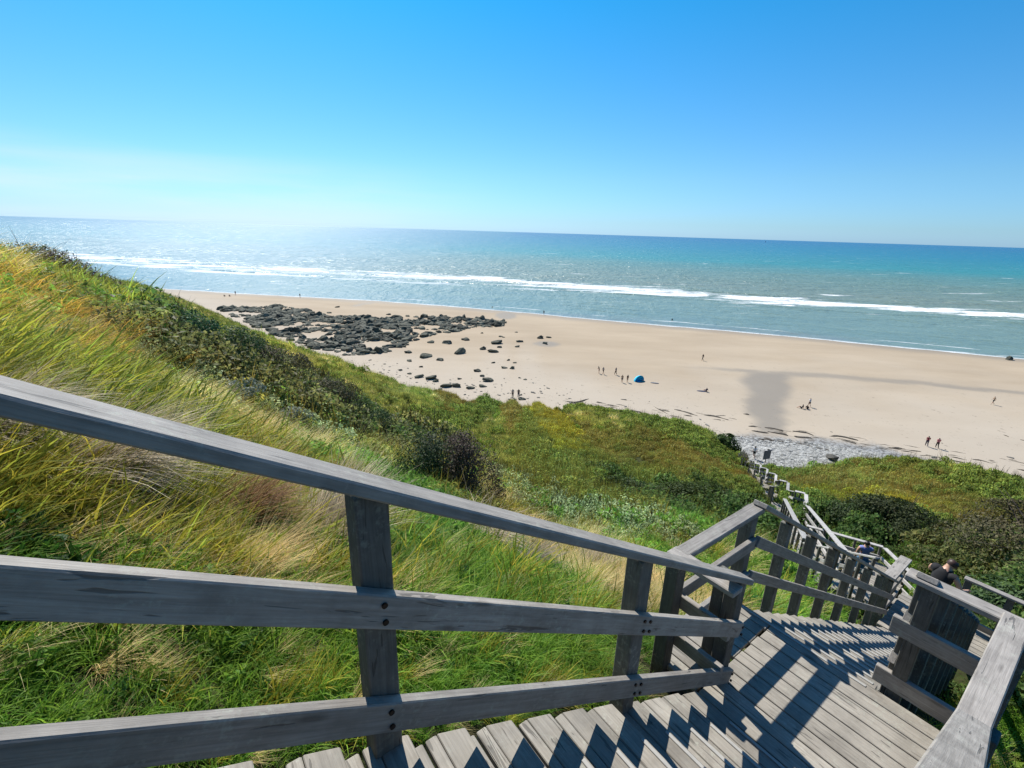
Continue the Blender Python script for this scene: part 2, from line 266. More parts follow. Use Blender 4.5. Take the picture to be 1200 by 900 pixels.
# wet patch, its long runnel and small pools
cxl=np.interp(BY,[70,84,95,106],[41.5,48,54,59.5]); hw=np.interp(BY,[70,84,95,106,108],[1.6,3.2,4.8,5.4,4.5])
patch=(1-sstep(.65,1.4,np.abs(BX-cxl+(fbm(BX/5,BY/5,4)-.5)*4)/hw))*sstep(68,72,BY)*(1-sstep(104.5,109,BY+(fbm(BX/5,BY/5,44)-.5)*3))
ry=np.interp(BX,[20,60,87,110,200],[111,107,103,96.5,70])
run=(1-sstep(.5,1.5,np.abs(BY-ry+(fbm(BX/9,BY/9,14)-.5)*4)/np.interp(BX,[30,56,66,110],[.5,1.2,1.9,1.7])))*sstep(35,57,BX)
pool=1-sstep(.75,1.2,np.hypot((BX-9.5)/3.6,(BY-129.5)/3.4)+(fbm(BX/2,BY/2,5)-.5)*.3)
pool2=1-sstep(.75,1.2,np.hypot((BX+3)/4,(BY-176)/9))
chan=(1-sstep(.6,1.6,seg_dist(BX,BY,(-63,187),(-58,204))/1.6+ (fbm(BX/3,BY/3,6)-.5)))
edge=1-sstep(2,7+5*fbm(BX/18,BX*0,7),inl)
wet=np.clip(np.maximum.reduce([patch*.95,run*.75,pool,pool2,chan*.8,edge*.7]),0,1)
# cobble and shingle at the foot of the slope
peb=(1-sstep(0,1,(seg_dist(BX,BY,(36,60),(52,58.5))-7.5+(fbm(BX/4,BY/4,31)-.5)*5)/3))
g_here=ground(BX.ravel(),BY.ravel()).reshape(BX.shape)
def beach():
    m,t,out=material('beach_sand'); P=t.new('ShaderNodeNewGeometry').outputs['Position']
    wa=t.new('ShaderNodeAttribute',attribute_name='wet').outputs['Fac']; pb=t.new('ShaderNodeAttribute',attribute_name='cobble').outputs['Fac']
    up=t.new('ShaderNodeAttribute',attribute_name='upper').outputs['Fac']
    n=t.noise(t.scale(P,(.03,.09,1)),1,6,.6); fn=t.noise(P,2.5,6,.7); sp=t.noise(P,.9,8,.75)
    c=t.mix(t.maprange(n,.35,.65),(.362,.284,.195),(.43,.343,.24))
    c=t.mix(t.math('MULTIPLY',t.maprange(fn,.5,.75),.35),c,(.33,.255,.175))
    c=t.mix(t.math('MULTIPLY',up,.6),c,(.46,.41,.34))
    spk=t.math('MULTIPLY',t.ramp(sp,[(.60,0),(.66,1)]),up)
    c=t.mix(t.math('MULTIPLY',spk,.75),c,(.16,.13,.10))
    v=t.new('ShaderNodeTexVoronoi',inp={'Scale':2.6,'Randomness':1}); t.l.new(P,v.inputs['Vector'])
    vc=t.ramp(v.outputs['Distance'],[(.1,(.34,.35,.35)),(.45,(.24,.25,.25)),(.7,(.1,.1,.1))])
    c=t.mix(t.math('MULTIPLY',pb,.9),c,vc)
    c=t.mix(t.math('MULTIPLY',wa,.72),c,(.185,.165,.135))
    ro=t.math('SUBTRACT',.9,t.math('MULTIPLY',wa,.25))
    p=t.new('ShaderNodeBsdfPrincipled',inp={'Base Color':c,'Roughness':ro,'Specular IOR Level':t.math('ADD',.2,t.math('MULTIPLY',wa,.1)),'Normal':t.bump(fn,.25,.05)}); t.l.new(p.outputs[0],out.inputs[0]); return m
upper=(1-sstep(2,16,(-30-g_here)+6*(fbm(BX/12,BY/12,2)-.5)))
props(link('beach',mesh_np('beach',np.c_[BX.ravel(),BY.ravel(),BZ.ravel()],grid_faces(len(bx),len(bs)),beach(),True,{'wet':wet.ravel(),'cobble':peb.ravel(),'upper':upper.ravel()})),kind='structure',label='pale sandy beach with wet patches')
def beach_z(x,y):
    i=shore_y(np.atleast_1d(x))-np.atleast_1d(y); return SEA_Z+np.clip(i,-20,30)*.012

# ---------------------------------------------------------------- sea
sx=np.r_[-1,-.5]; q=np.linspace(-1,1,161); sx=np.sinh(q*7.2)*110
sdv=np.r_[-9,-4,np.linspace(-2,150,120),150*np.exp(np.linspace(.03,6.0,110))]
SX=np.repeat(sx[None],len(sdv),0); SD=np.repeat(sdv[:,None],len(sx),1); SY=shore_y(SX)+SD*1.05
SZ=np.full_like(SX,SEA_Z)
# low breaker crests
for c0,am,wd in ((112,.55,3.5),(86,.3,3),(134,.25,5),(30,.12,2.5)):
    cc=c0+10*(fbm(SX/60,SX*0,int(c0))-.5)
    SZ+=am*np.exp(-((SD-cc)/wd)**2)*(.4+vnoise(SX/22,SX*0,int(c0)+3))
def sea():
    m,t,out=material('sea_water'); P=t.new('ShaderNodeNewGeometry').outputs['Position']
    ds=t.new('ShaderNodeAttribute',attribute_name='offshore').outputs['Fac']
    sp=t.new('ShaderNodeSeparateXYZ'); t.l.new(P,sp.inputs[0]); X=sp.outputs[0]
    big=t.noise(t.scale(P,(.004,.016,1)),1,4,.6); d2=t.math('ADD',ds,t.math('MULTIPLY',t.math('SUBTRACT',big,.5),130))
    lg=t.math('LOGARITHM',t.math('MAXIMUM',d2,1),10)
    c=t.ramp(t.math('DIVIDE',lg,4.2),[(0,(.17,.20,.16)),(.33,(.145,.205,.150)),(.47,(.150,.210,.150)),(.525,(.150,.180,.110)),(.60,(.105,.180,.125)),(.655,(.018,.190,.185)),(.75,(.002,.15,.22)),(.92,(.001,.11,.22))])
    lw=t.maprange(X,-260,60,1,0,True)
    c=t.mix(t.math('MULTIPLY',lw,.7),c,(.02,.15,.21))
    # white water
    fx=t.scale(P,(.030,.13,1)); fn=t.noise(fx,1,8,.70,.8); ff=t.noise(P,1.1,6,.75)
    cen=t.math('ADD',112,t.math('MULTIPLY',t.math('SUBTRACT',t.noise(t.scale(P,(.008,0,0)),1,3,.5),.5),26))
    wid=t.maprange(X,-200,120,44,24)
    b1=t.maprange(t.math('DIVIDE',t.math('ABSOLUTE',t.math('SUBTRACT',ds,cen)),wid),0,1.3,1,0,True)
    b2=t.math('MULTIPLY',t.maprange(t.math('ABSOLUTE',t.math('SUBTRACT',ds,t.math('SUBTRACT',cen,34))),0,15,.9,0,True),t.maprange(X,-90,40,1,.0,True))
    b3=t.math('MULTIPLY',t.maprange(t.math('ABSOLUTE',t.math('SUBTRACT',ds,t.math('ADD',cen,26))),0,9,.5,0,True),t.maprange(X,-150,-20,1,.55,True))
    bb=t.math('MAXIMUM',t.math('MAXIMUM',b1,b2),b3)
    fl=t.noise(t.scale(P,(.013,.07,1)),1,3,.5,.5)
    foam=t.ramp(t.math('ADD',t.math('MULTIPLY',bb,t.maprange(X,-60,90,.55,.74)),t.math('ADD',t.math('MULTIPLY',t.math('SUBTRACT',fn,.5),2.3),t.math('MULTIPLY',t.math('SUBTRACT',fl,.5),1.3))),[(.37,0),(.66,1)])
    sh=t.math('MULTIPLY',t.maprange(ds,.2,2.6,1,0,True),t.maprange(ff,.35,.5,.35,1,True))
    foam=t.math('MAXIMUM',foam,t.math('MULTIPLY',sh,.75))
    fo2=t.math('MULTIPLY',t.maprange(t.math('ABSOLUTE',t.math('SUBTRACT',ds,t.math('ADD',7,t.math('MULTIPLY',fn,6)))),0,.9,1,0,True),t.maprange(fn,.45,.6,0,.7,True))
    foam=t.math('MAXIMUM',foam,fo2)
    c=t.mix(foam,c,(.80,.82,.82))
    wv=t.noise(t.scale(P,(.17,.085,1)),1,3,.6,.6); wv2=t.noise(t.scale(P,(.40,.22,1)),1,3,.6); sw=t.noise(t.scale(P,(.02,.05,1)),1,3,.5)
    gust=t.math('MULTIPLY',t.maprange(t.noise(t.scale(P,(.02,.012,1)),1,4,.6),.35,.65,.75,1.35),t.maprange(ds,0,160,.35,1.0,True))
    h=t.math('MULTIPLY',t.math('ADD',t.math('ADD',t.math('MULTIPLY',wv,SEA_A),t.math('MULTIPLY',wv2,SEA_B)),t.math('MULTIPLY',sw,2.0)),gust)
    nb=t.bump(h,1.0,1.0)
    fr=t.new('ShaderNodeFresnel',inp={'IOR':1.33,'Normal':nb}).outputs[0]
    fr=t.math('MULTIPLY',t.math('MINIMUM',fr,.30),t.math('SUBTRACT',1,t.math('MULTIPLY',foam,.9)))
    df=t.new('ShaderNodeBsdfDiffuse',inp={'Color':c,'Normal':nb}); gl=t.new('ShaderNodeBsdfAnisotropic',inp={'Roughness':SEA_R,'Normal':nb,'Color':(1,1,1,1)})
    mx=t.new('ShaderNodeMixShader',inp={0:fr}); t.l.new(df.outputs[0],mx.inputs[1]); t.l.new(gl.outputs[0],mx.inputs[2]); t.l.new(mx.outputs[0],out.inputs[0]); return m
SEA_A=2.1; SEA_B=.65; SEA_R=.25
props(link('sea',mesh_np('sea',np.c_[SX.ravel(),SY.ravel(),SZ.ravel()],grid_faces(len(sx),len(sdv)),sea(),True,{'offshore':SD.ravel()})),kind='structure',label='blue green sea with a line of white breakers')
# ---------------------------------------------------------------- boards, flights of steps, railings
_pl={}
SC=1.0
_LM={}   # local matrices, for sub-parts
def plank_mesh(L,w,t,ch=.004,cut=0.0,mat=None,ov=0):
    """board along x, chamfered; cut slants one end"""
    key=(round(L,3),round(w,3),round(t,3),ch,cut,mat.name,ov)
    if key in _pl: return _pl[key]
    r_=random.Random(hash(key[:3])%9999+ov)
    c=min(ch,w*.3,t*.3); a,b=w/2,t/2
    prof=[(-a+c,-b),(a-c,-b),(a,-b+c),(a,b-c),(a-c,b),(-a+c,b),(-a,b-c),(-a,-b+c)]
    V=[];F=[]
    xs=[-L/2,-L/2+c,L/2-c,L/2]
    for k,x in enumerate(xs):
        s=1 if k in (1,2) else max(.0,1-c/max(a,b)*1.0)
        for (y,z) in prof:
            xx=x
            if cut and k>=2: xx=x-cut*(a-y)/w
            V.append((xx,y*(1 if k in(1,2) else (a-c*.7)/a),z*(1 if k in(1,2) else (b-c*.7)/b)))
    for k in range(3):
        for i in range(8):
            j=(i+1)%8; F.append((k*8+i,k*8+j,(k+1)*8+j,(k+1)*8+i))
    me=mesh_np('board',V,[np.array(F),np.array([[7,6,5,4,3,2,1,0],[24,25,26,27,28,29,30,31]])],mat)
    _pl[key]=me; return me
def plank(name,p0,p1,w,t,parent,mat,up=Vector((0,0,1)),cut=0,ch=.004,ov=0):
    p0=Vector(p0);p1=Vector(p1); d=(p1-p0); w*=SC; t*=SC; cut*=SC; L=d.length; x=d.normalized()
    y=Vector(up).cross(x).normalized(); z=x.cross(y)
    c=(p0+p1)/2
    M=Matrix(((x.x,y.x,z.x,c.x),(x.y,y.y,z.y,c.y),(x.z,y.z,z.z,c.z),(0,0,0,1)))
    o=bpy.data.objects.new(name,plank_mesh(L,w,t,ch,cut,mat,ov)); COL.objects.link(o)
    if parent is not None:
        o.parent=parent; o.matrix_parent_inverse=Matrix.Identity(4)
        _LM[o.name]=Matrix.Translation(-parent.location)@M; o.matrix_basis=_LM[o.name]
    else: o.matrix_world=M
    return o
class Frame:
    """local x = walking direction, y = to its left, z up, origin in world metres"""
    def __init__(s,o,d): s.o=Vector(o); s.d=Vector((d[0],d[1],0)).normalized(); s.l=Vector((-s.d.y,s.d.x,0))
    def __call__(s,x,y,z=0): return s.o+(s.d*x+s.l*y+Vector((0,0,z)))*SC
def wob(a): return random.uniform(-a,a)
def flight(fr,label,n,run,rise,y0,y1,detail=3,stringers=True,strip_from=None,name='stair_flight',group=None):
    """n steps down from fr origin (upper landing edge at x=0,z=0): step j tread at z=-rise*j, front at run*j"""
    root=empty(name,fr(0,0,0),label,'stairs',group)
    for j in range(1,n+1):
        z=-rise*j; f=run*j
        if detail==3:
            e=wob(.006)
            for (a,b,c_) in ((-.30,-.186,0),(-.172,-.120,0),(-.117,0,.0)):
                xm=f+(a+b)/2*(run/.26)
                plank('tread_board',fr(xm,y0+wob(.004),z-.02+wob(.0015)),fr(xm,y1+e,z-.02+wob(.0015)),(b-a)*(run/.26),.04,root,M_DECK,cut=.045 if a==-.117 else 0,ov=j%3)
            if strip_from is not None: plank('nosing_strip',fr(f-.022,y0+.03,z+.003),fr(f-.022,strip_from+wob(.03),z+.003),.022,.008,root,M_STRIP,ch=.002)
        else:
            w2=run/2+.012
            for q in (0,1):
                xm=f-run*(.25+.5*q)+.004
                plank('tread_board',fr(xm,y0,z-.02),fr(xm,y1+wob(.01),z-.02),w2-.02,.04,root,M_DECK,ov=j%3)
            if strip_from is not None: plank('nosing_strip',fr(f-.022,y0+.03,z+.003),fr(f-.022,strip_from,z+.003),.022,.008,root,M_STRIP,ch=.002)
    if stringers:
        L=run*n; sl=-rise*n
        nrm=Vector((0,0,1))
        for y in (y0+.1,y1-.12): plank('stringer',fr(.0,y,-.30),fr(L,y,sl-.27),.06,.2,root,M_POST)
    return root
def railing(fr,label,pts,y,side,posts,h=1.0,top_w=.125,bolts=False,rm=None,boards=((.165,.145),(.645,.145)),name='handrail',group=None,ext=(0,0),base=-.42,psz=.11,cap=True):
    """pts: (x, z of the walking line); y: face of the low boards; side: +1 posts lie at larger y"""
    root=empty(name,fr(pts[0][0],y,pts[0][1]),label,'railing',group)
    rm=rm or M_RAIL
    px=[p[0] for p in pts]; pz=[p[1] for p in pts]
    zz=lambda x: float(np.interp(x,px,pz)) if px[0]<=x<=px[-1] else (pz[0]+(x-px[0])*(pz[1]-pz[0])/(px[1]-px[0]) if x<px[0] else pz[-1]+(x-px[-1])*(pz[-1]-pz[-2])/(px[-1]-px[-2]))
    for x in posts:
        p0=fr(x,y+side*(.048+psz/2),zz(x)+base); p1=fr(x,y+side*(.048+psz/2),zz(x)+h-.0)
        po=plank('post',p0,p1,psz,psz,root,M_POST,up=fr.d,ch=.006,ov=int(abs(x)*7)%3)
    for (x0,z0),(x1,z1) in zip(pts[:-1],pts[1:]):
        a=x0-(ext[0] if x0==px[0] else 0); b=x1+(ext[1] if x1==px[-1] else 0)
        za,zb=zz(a),zz(b)
        sl=math.hypot(b-a,zb-za)/(b-a); cs=1/sl
        for (ht,hh) in boards:
            bd=plank('rail_board',fr(a,y+side*.024,za+ht-hh/2),fr(b,y+side*.024,zb+ht-hh/2),.046,hh*cs,root,rm,ch=.005)
            if bolts:
                for x in posts:
                    if a-.01<=x<=b+.01:
                        for dz in (.035,-.035):
                            for dx in bolts.get(round(x,2),(0,)):
                                c=fr(x+dx,y-side*.001,zz(x+dx)+ht-hh/2+dz)
                                o=link('bolt',BOLT,None); o.parent=bd; o.matrix_basis=_LM[bd.name].inverted()@Matrix.Translation(-root.location)@Matrix.Translation(c)@fr.l.to_track_quat('Z','Y').to_matrix().to_4x4()
        if cap: plank('top_rail',fr(a-.01,y+side*.055,za+h+.022*sl),fr(b+.01,y+side*.055,zb+h+.022*sl),top_w,.045,root,rm,ch=.007)
    return root
def disc_mesh(name,r,h,n,mat):
    a=np.linspace(0,2*math.pi,n,endpoint=False)
    V=np.r_[np.c_[r*np.cos(a),r*np.sin(a),-h+a*0],np.c_[r*.8*np.cos(a),r*.8*np.sin(a),h+a*0]]
    i=np.arange(n); j=(i+1)%n
    return mesh_np(name,V,[np.c_[i,j,j+n,i+n],(np.arange(n)+n)[None],np.arange(n)[::-1][None]],mat)
BOLT=disc_mesh('bolt',.011,.006,10,M_BOLT)

ZL=-3.5
FA=Frame(S(0,0,0),ED)          # u, v, z of the upper stair
# upper flight: eleven steps above the landing, front edge of the lowest at u=2.80
FU=Frame(S(2.861-.26*12,0,ZL+.157*13),ED)
flight(FU,'upper flight of grey wooden steps beside the nearest railing',12,.26,.157,.0,1.36,3,True,1.05)
rl=lambda u:-1.536-.604*u
ra=railing(FA,'nearest weathered railing sloping down beside the upper steps',[(-2.2,rl(-2.2)),(3.27,rl(3.27))],1.25,1,[-1.1,.435,1.965,3.245],
  bolts={-1.1:(0,),.43:(0,),.44:(0,),1.97:(-.028,.028),1.96:(-.028,.028),3.25:(.03,),3.24:(.03,)})
# everything below the upper flight is set out in units of 1.06 m
SC=1.06; ZL=-3.3; S0=S; S=lambda u,v,z=0: S0(u,v,z)*SC
# landing
root=empty('landing_deck',FA(3.4,.6,ZL),'sunlit plank landing between the upper and middle flights','deck')
u=2.825
k=0
while u<3.97:
    wd=.128 if k%3 else .135
    plank('deck_board',FA(u+wd/2,-.16,ZL-.02+wob(.001)),FA(u+wd/2,1.285+wob(.012),ZL-.02+wob(.001)),wd-.009,.04,root,M_DECK,ov=k%3)
    plank('deck_board',FA(u+wd/2,(1.38 if 2.9<u<3.25 else 1.30)+wob(.01),ZL-.021+wob(.001)),FA(u+wd/2,1.70+wob(.02),ZL-.021+wob(.001)),wd-.009,.04,root,M_DECK,ov=(k+1)%3)
    u+=wd; k+=1
plank('nosing_strip',FA(3.955,.55,ZL+.003),FA(3.955,1.6,ZL+.003),.022,.008,root,M_STRIP,ch=.002)
plank('joist',FA(3.93,-.14,ZL-.13),FA(3.93,1.68,ZL-.13),.05,.17,root,M_POST)
plank('joist',FA(2.88,-.14,ZL-.13),FA(2.88,1.68,ZL-.13),.05,.17,root,M_POST)
for y in (.0,1.6): plank('joist',FA(2.93,y,ZL-.131),FA(3.88,y,ZL-.131),.05,.165,root,M_POST)
for (a,b) in ((2.95,.05),(3.9,.05),(2.95,1.6),(3.9,1.6)): plank('leg',FA(a,b,ZL-1.5),FA(a,b,ZL-.05),.1,.1,root,M_POST,up=FA.d)
# short side rail and landing rails
FX=Frame(S(2.95,1.20,ZL),EL)     # runs away from the viewer
railing(FX,'short weathered railing across the left end of the landing',[(-.02,0),(.50,0)],0.03,1,[.42],h=.97,boards=((.30,.12),(.66,.12)))
plank('post',FA(3.085,1.385,ZL-.4),FA(3.085,1.385,ZL+.93),.09,.09,ra,M_POST,up=FA.d)
railing(FA,'level railing along the left side of the landing',[(2.90,ZL),(4.05,ZL)],1.585,1,[4.03],h=.97,boards=((.32,.115),(.70,.115)))
# middle flight
FB=Frame(S(3.98,0,ZL),ED)
flight(FB,'long middle flight of grey wooden steps striped with railing shadows',25,.262,.1585,.52,1.56,3,True,1.38)
sb=-.1585/.262
railing(FB,'left railing of the middle flight with its row of dark posts',[(.06,0.02),(6.87,.02+6.81*sb)],1.565,1,[.88,1.72,2.65,3.65,4.75,5.8,6.8],h=1.0,psz=.095,boards=((.33,.115),(.71,.12)),bolts=False)
railing(FB,'right railing of the middle flight with dark shaded posts',[(.1,0.02),(6.87,.02+6.77*sb)],.50,-1,[.12,.9,1.7,2.5,3.3,4.2,5.1,6.0,6.8],h=1.0,psz=.095,boards=((.33,.115),(.71,.12)))
# cross rail right of the middle flight, and the big right rail
FR=Frame(S(4.05,.55,ZL),-EL)
railing(FR,'broad railing across the right end of the landing',[(0,0),(.60,0)],0.0,1,[.11,.56],h=.975,top_w=.13,psz=.10)
railing(FA,'broad right railing running along the landing and up the steps',[(-2.4,rl(-2.4)),(2.96,ZL+.03),(4.12,ZL+.03)],0.045,-1,[-1.2,.4,1.7,3.0,3.9],h=.955,top_w=.135)
# ---- lower platform
Z2=ZL-.1585*25-.0
def deck(label,fr,x0,x1,y0,y1,along_y=True,group=None,w=.14):
    root=empty('landing_deck',fr((x0+x1)/2,(y0+y1)/2,0),label,'deck',group)
    x=x0;k=0
    while x<x1-.02:
        plank('deck_board',fr(x+w/2,y0+wob(.01),-.02),fr(x+w/2,y1+wob(.01),-.02),w-.012,.04,root,M_DECK,ov=k%3); x+=w;k+=1
    plank('joist',fr(x0+.04,y0,-.12),fr(x0+.04,y1,-.12),.05,.15,root,M_POST); plank('joist',fr(x1-.04,y0,-.12),fr(x1-.04,y1,-.12),.05,.15,root,M_POST)
    for a in (x0+.1,x1-.1):
        for b in (y0+.1,y1-.1): plank('leg',fr(a,b,-.8),fr(a,b,-.05),.1,.1,root,M_POST,up=fr.d)
    return root
FB2=Frame(S(0,0,Z2),ED)
deck('small plank platform at the foot of the middle flight',FB2,10.55,11.98,-.1,1.62)
railing(FB2,'left railing of the lower platform with a broad pale top',[(10.72,0),(11.72,0)],1.63,1,[10.78,11.66],h=.97,top_w=.2,boards=((.20,.13),(.60,.13)))
FB3=Frame(S(11.93,1.0,Z2),-EL)
railing(FB3,'far railing of the lower platform beside the black shirted person',[(.2,0),(1.12,0)],0,1,[.26,.86],h=.97,boards=((.20,.13),(.60,.13)))
FB4=Frame(S(10.6,-.12,Z2),ED)
railing(FB4,'right railing of the lower platform',[(0,0),(1.4,0)],0,-1,[.1,1.3],h=.97,boards=((.20,.13),(.60,.13)))
# ---- from here on in plain metres: the turning flight and the long descent
SC=1.0; S=S0
Z2=Z2*1.06
dn=(ED*.74+EL*.67)
FN=Frame(S(12.62,1.35,Z2),dn)
flight(FN,'short flight of steps turning left below the platform',12,.28,.163,.05,1.0,2,True)
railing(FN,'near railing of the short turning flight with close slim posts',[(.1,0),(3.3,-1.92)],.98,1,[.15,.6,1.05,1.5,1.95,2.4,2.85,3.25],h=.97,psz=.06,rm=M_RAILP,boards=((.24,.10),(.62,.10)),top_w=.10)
wd=ED*.917+EL*.398
def leg(o,n,run,rise,wid,lab,jog_l=1.2,postgap=1.4):
    fr=Frame(o,wd)
    flight(fr,lab+' flight of steps down the heath',n,run,rise,.05,wid-.05,2,True)
    L=run*n; s=-rise/run
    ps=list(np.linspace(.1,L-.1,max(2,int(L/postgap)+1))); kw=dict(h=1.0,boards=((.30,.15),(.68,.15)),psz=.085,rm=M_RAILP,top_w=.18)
    railing(fr,'left railing of the '+lab+' lower flight',[(0,0),(L,s*L)],wid-.04,1,ps,**kw)
    railing(fr,'right railing of the '+lab+' lower flight',[(0,0),(L,s*L)],.04,-1,ps,**kw)
    end=Frame(fr(L,0,s*L),wd)
    if jog_l>0:
        deck('landing below the '+lab+' lower flight',end,0,jog_l,.0,wid+.45,w=.15)
        railing(end,'right railing of the landing below the '+lab+' lower flight',[(.05,0),(jog_l,0)],.04,-1,[jog_l-.1],**kw)
        railing(Frame(end(jog_l,.5,0),-end.l),'cross railing on the landing below the '+lab+' lower flight',[(0,0),(.46,0)],.04,1,[.25],**kw)
    return end(jog_l,.52,0)
o=S(15.2,3.55,-9.75)
names=['first','second','third','fourth','fifth','sixth','last']
for i,nm in enumerate(names):
    o=leg(o,*((30,.385,.152) if i==0 else (14,.378,.181)),.98,nm,1.2 if i<6 else 0)
PATH_END=o
print('path end',tuple(PATH_END), 'uv',PATH_END.x*ED[0]+PATH_END.y*ED[1],PATH_END.x*EL[0]+PATH_END.y*EL[1])
# side platform where the person in the blue skirt stands
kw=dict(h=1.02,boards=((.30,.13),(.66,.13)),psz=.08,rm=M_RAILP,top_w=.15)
FS=Frame(S(0,0,-11.65),ED)
deck('side platform behind the curved railing',FS,17.6,20.5,2.7,5.2)
railing(Frame(S(20.7,3.7,-12.1),EL*2.35-ED*1.0),'far railing behind the person in the blue skirt',[(0,0),(2.5,0)],0,-1,[.05,.85,1.65,2.45],**kw)
railing(Frame(S(18.9,2.0,-11.9),ED*1.8+EL*1.7),'angled railing at the right corner of the side platform',[(0,0),(2.45,-.2)],0,-1,[.05,1.2],**kw)
# ---------------------------------------------------------------- plant cover
def blades(n,h,w,spread,lean,curve,seg=3,col=((.8,1,.8),(1.2,1.1,.9)),seed=0,leandir=0.0,leanspread=3.14,tipc=None,hvar=.4):
    r=np.random.default_rng(seed)
    a=r.uniform(0,2*math.pi,n); rad=spread*np.sqrt(r.uniform(0,1,n)); bx_=rad*np.cos(a); by_=rad*np.sin(a)
    H=h*(1-hvar+hvar*2*r.uniform(0,1,n)); W=w*(.6+.8*r.uniform(0,1,n))
    az=leandir+r.normal(0,1,n)*leanspread/2; ln=np.clip(lean+r.normal(0,.22,n),0.02,1.45); cv=curve*(.5+r.uniform(0,1,n))
    V=[];Cc=[]; side=az+math.pi/2+r.normal(0,.8,n)
    c0=np.array(col[0]);c1=np.array(col[1]); cc=c0+(c1-c0)*r.uniform(0,1,(n,1)); cc=cc*r.uniform(.75,1.2,(n,1))
    x=bx_.copy();y=by_.copy();z=np.zeros(n); ang=ln.copy()
    for k in range(seg+1):
        t=k/seg; ww=W*(1-t**1.6)*.5+ .0006
        V.append(np.c_[x-ww*np.cos(side),y-ww*np.sin(side),z]); V.append(np.c_[x+ww*np.cos(side),y+ww*np.sin(side),z])
        c=cc*(1 if tipc is None else 1)
        if tipc is not None: c=cc*(1-t**2)+np.array(tipc)*(t**2)
        Cc+= [c,c]
        st=H/seg; x=x+st*np.sin(ang)*np.cos(az); y=y+st*np.sin(ang)*np.sin(az); z=z+st*np.cos(ang); ang=ang+cv/seg
    V=np.stack(V,1).reshape(-1,3); Cc=np.stack(Cc,1).reshape(-1,3); m=2*(seg+1)
    b=(np.arange(n)*m)[:,None]; F=np.concatenate([b+np.array([[2*k,2*k+1,2*k+3,2*k+2]]) for k in range(seg)],0)
    return V,F,Cc
def leaves(n,rx,rz,size,col,seed=0,shell=.35,clumps=0,flat=.5,asp=.55,csig=.16,zlo=0.0):
    r=np.random.default_rng(seed)
    def pts(k,sh):
        d=r.normal(0,1,(k,3)); d[:,2]=np.abs(d[:,2])+zlo*0; d/=np.linalg.norm(d,axis=1)[:,None]; return d*(1-sh*r.uniform(0,1,(k,1))**1.5)
    if clumps:
        c=pts(clumps,.5); i=r.integers(0,clumps,n); p=c[i]+r.normal(0,csig,(n,3))
    else: p=pts(n,shell)
    p=p*np.minimum(1,1.06/(np.linalg.norm(p,axis=1)[:,None]+1e-9)); p=p*np.array([rx,rx,rz]); p[:,2]=np.maximum(p[:,2],.01)
    s=size*(.55+.9*r.uniform(0,1,n))[:,None]
    # leaf axis and normal
    nrm=p/np.array([rx,rx,rz])**2; nrm/=np.linalg.norm(nrm,axis=1)[:,None]+1e-9
    nrm=nrm*flat+r.normal(0,.55,(n,3)); nrm/=np.linalg.norm(nrm,axis=1)[:,None]
    ax=np.cross(nrm,r.normal(0,1,(n,3))); ax/=np.linalg.norm(ax,axis=1)[:,None]; bt=np.cross(nrm,ax)
    V=np.stack([p-ax*s,p+bt*s*asp+nrm*s*.12,p+ax*s,p-bt*s*asp+nrm*s*.12],1).reshape(-1,3)
    c0,c1=np.array(col[0]),np.array(col[1]); cc=c0+(c1-c0)*r.uniform(0,1,(n,1)); cc=np.repeat(cc*r.uniform(.65,1.3,(n,1)),4,0)
    b=(np.arange(n)*4)[:,None]; return V,b+np.array([[0,1,2,3]]),cc
def merge(*parts):
    V=[];F=[];C=[];o=0
    for v,f,c in parts: V.append(v);F.append(f+o);C.append(c);o+=len(v)
    return np.concatenate(V),np.concatenate(F),np.concatenate(C)
def shift(p,dx=0,dy=0,dz=0,s=1): return p[0]*s+np.array([dx,dy,dz]),p[1],p[2]
def twigs(n,h,spread,seed=0,w=.012,col=(.10,.075,.05)):
    return blades(n,h,w,spread*.4,.35,.25,3,(col,tuple(c*1.6 for c in col)),seed,0,6.3)
G=((.55,.78,.5),(1.75,1.45,1.1))
PROTO={}
def proto(kind,parts):
    PROTO.setdefault(kind,[]).append(mesh_np(kind+'_tuft',parts[0],parts[1],M_LEAF,False,{'lc':parts[2]}))
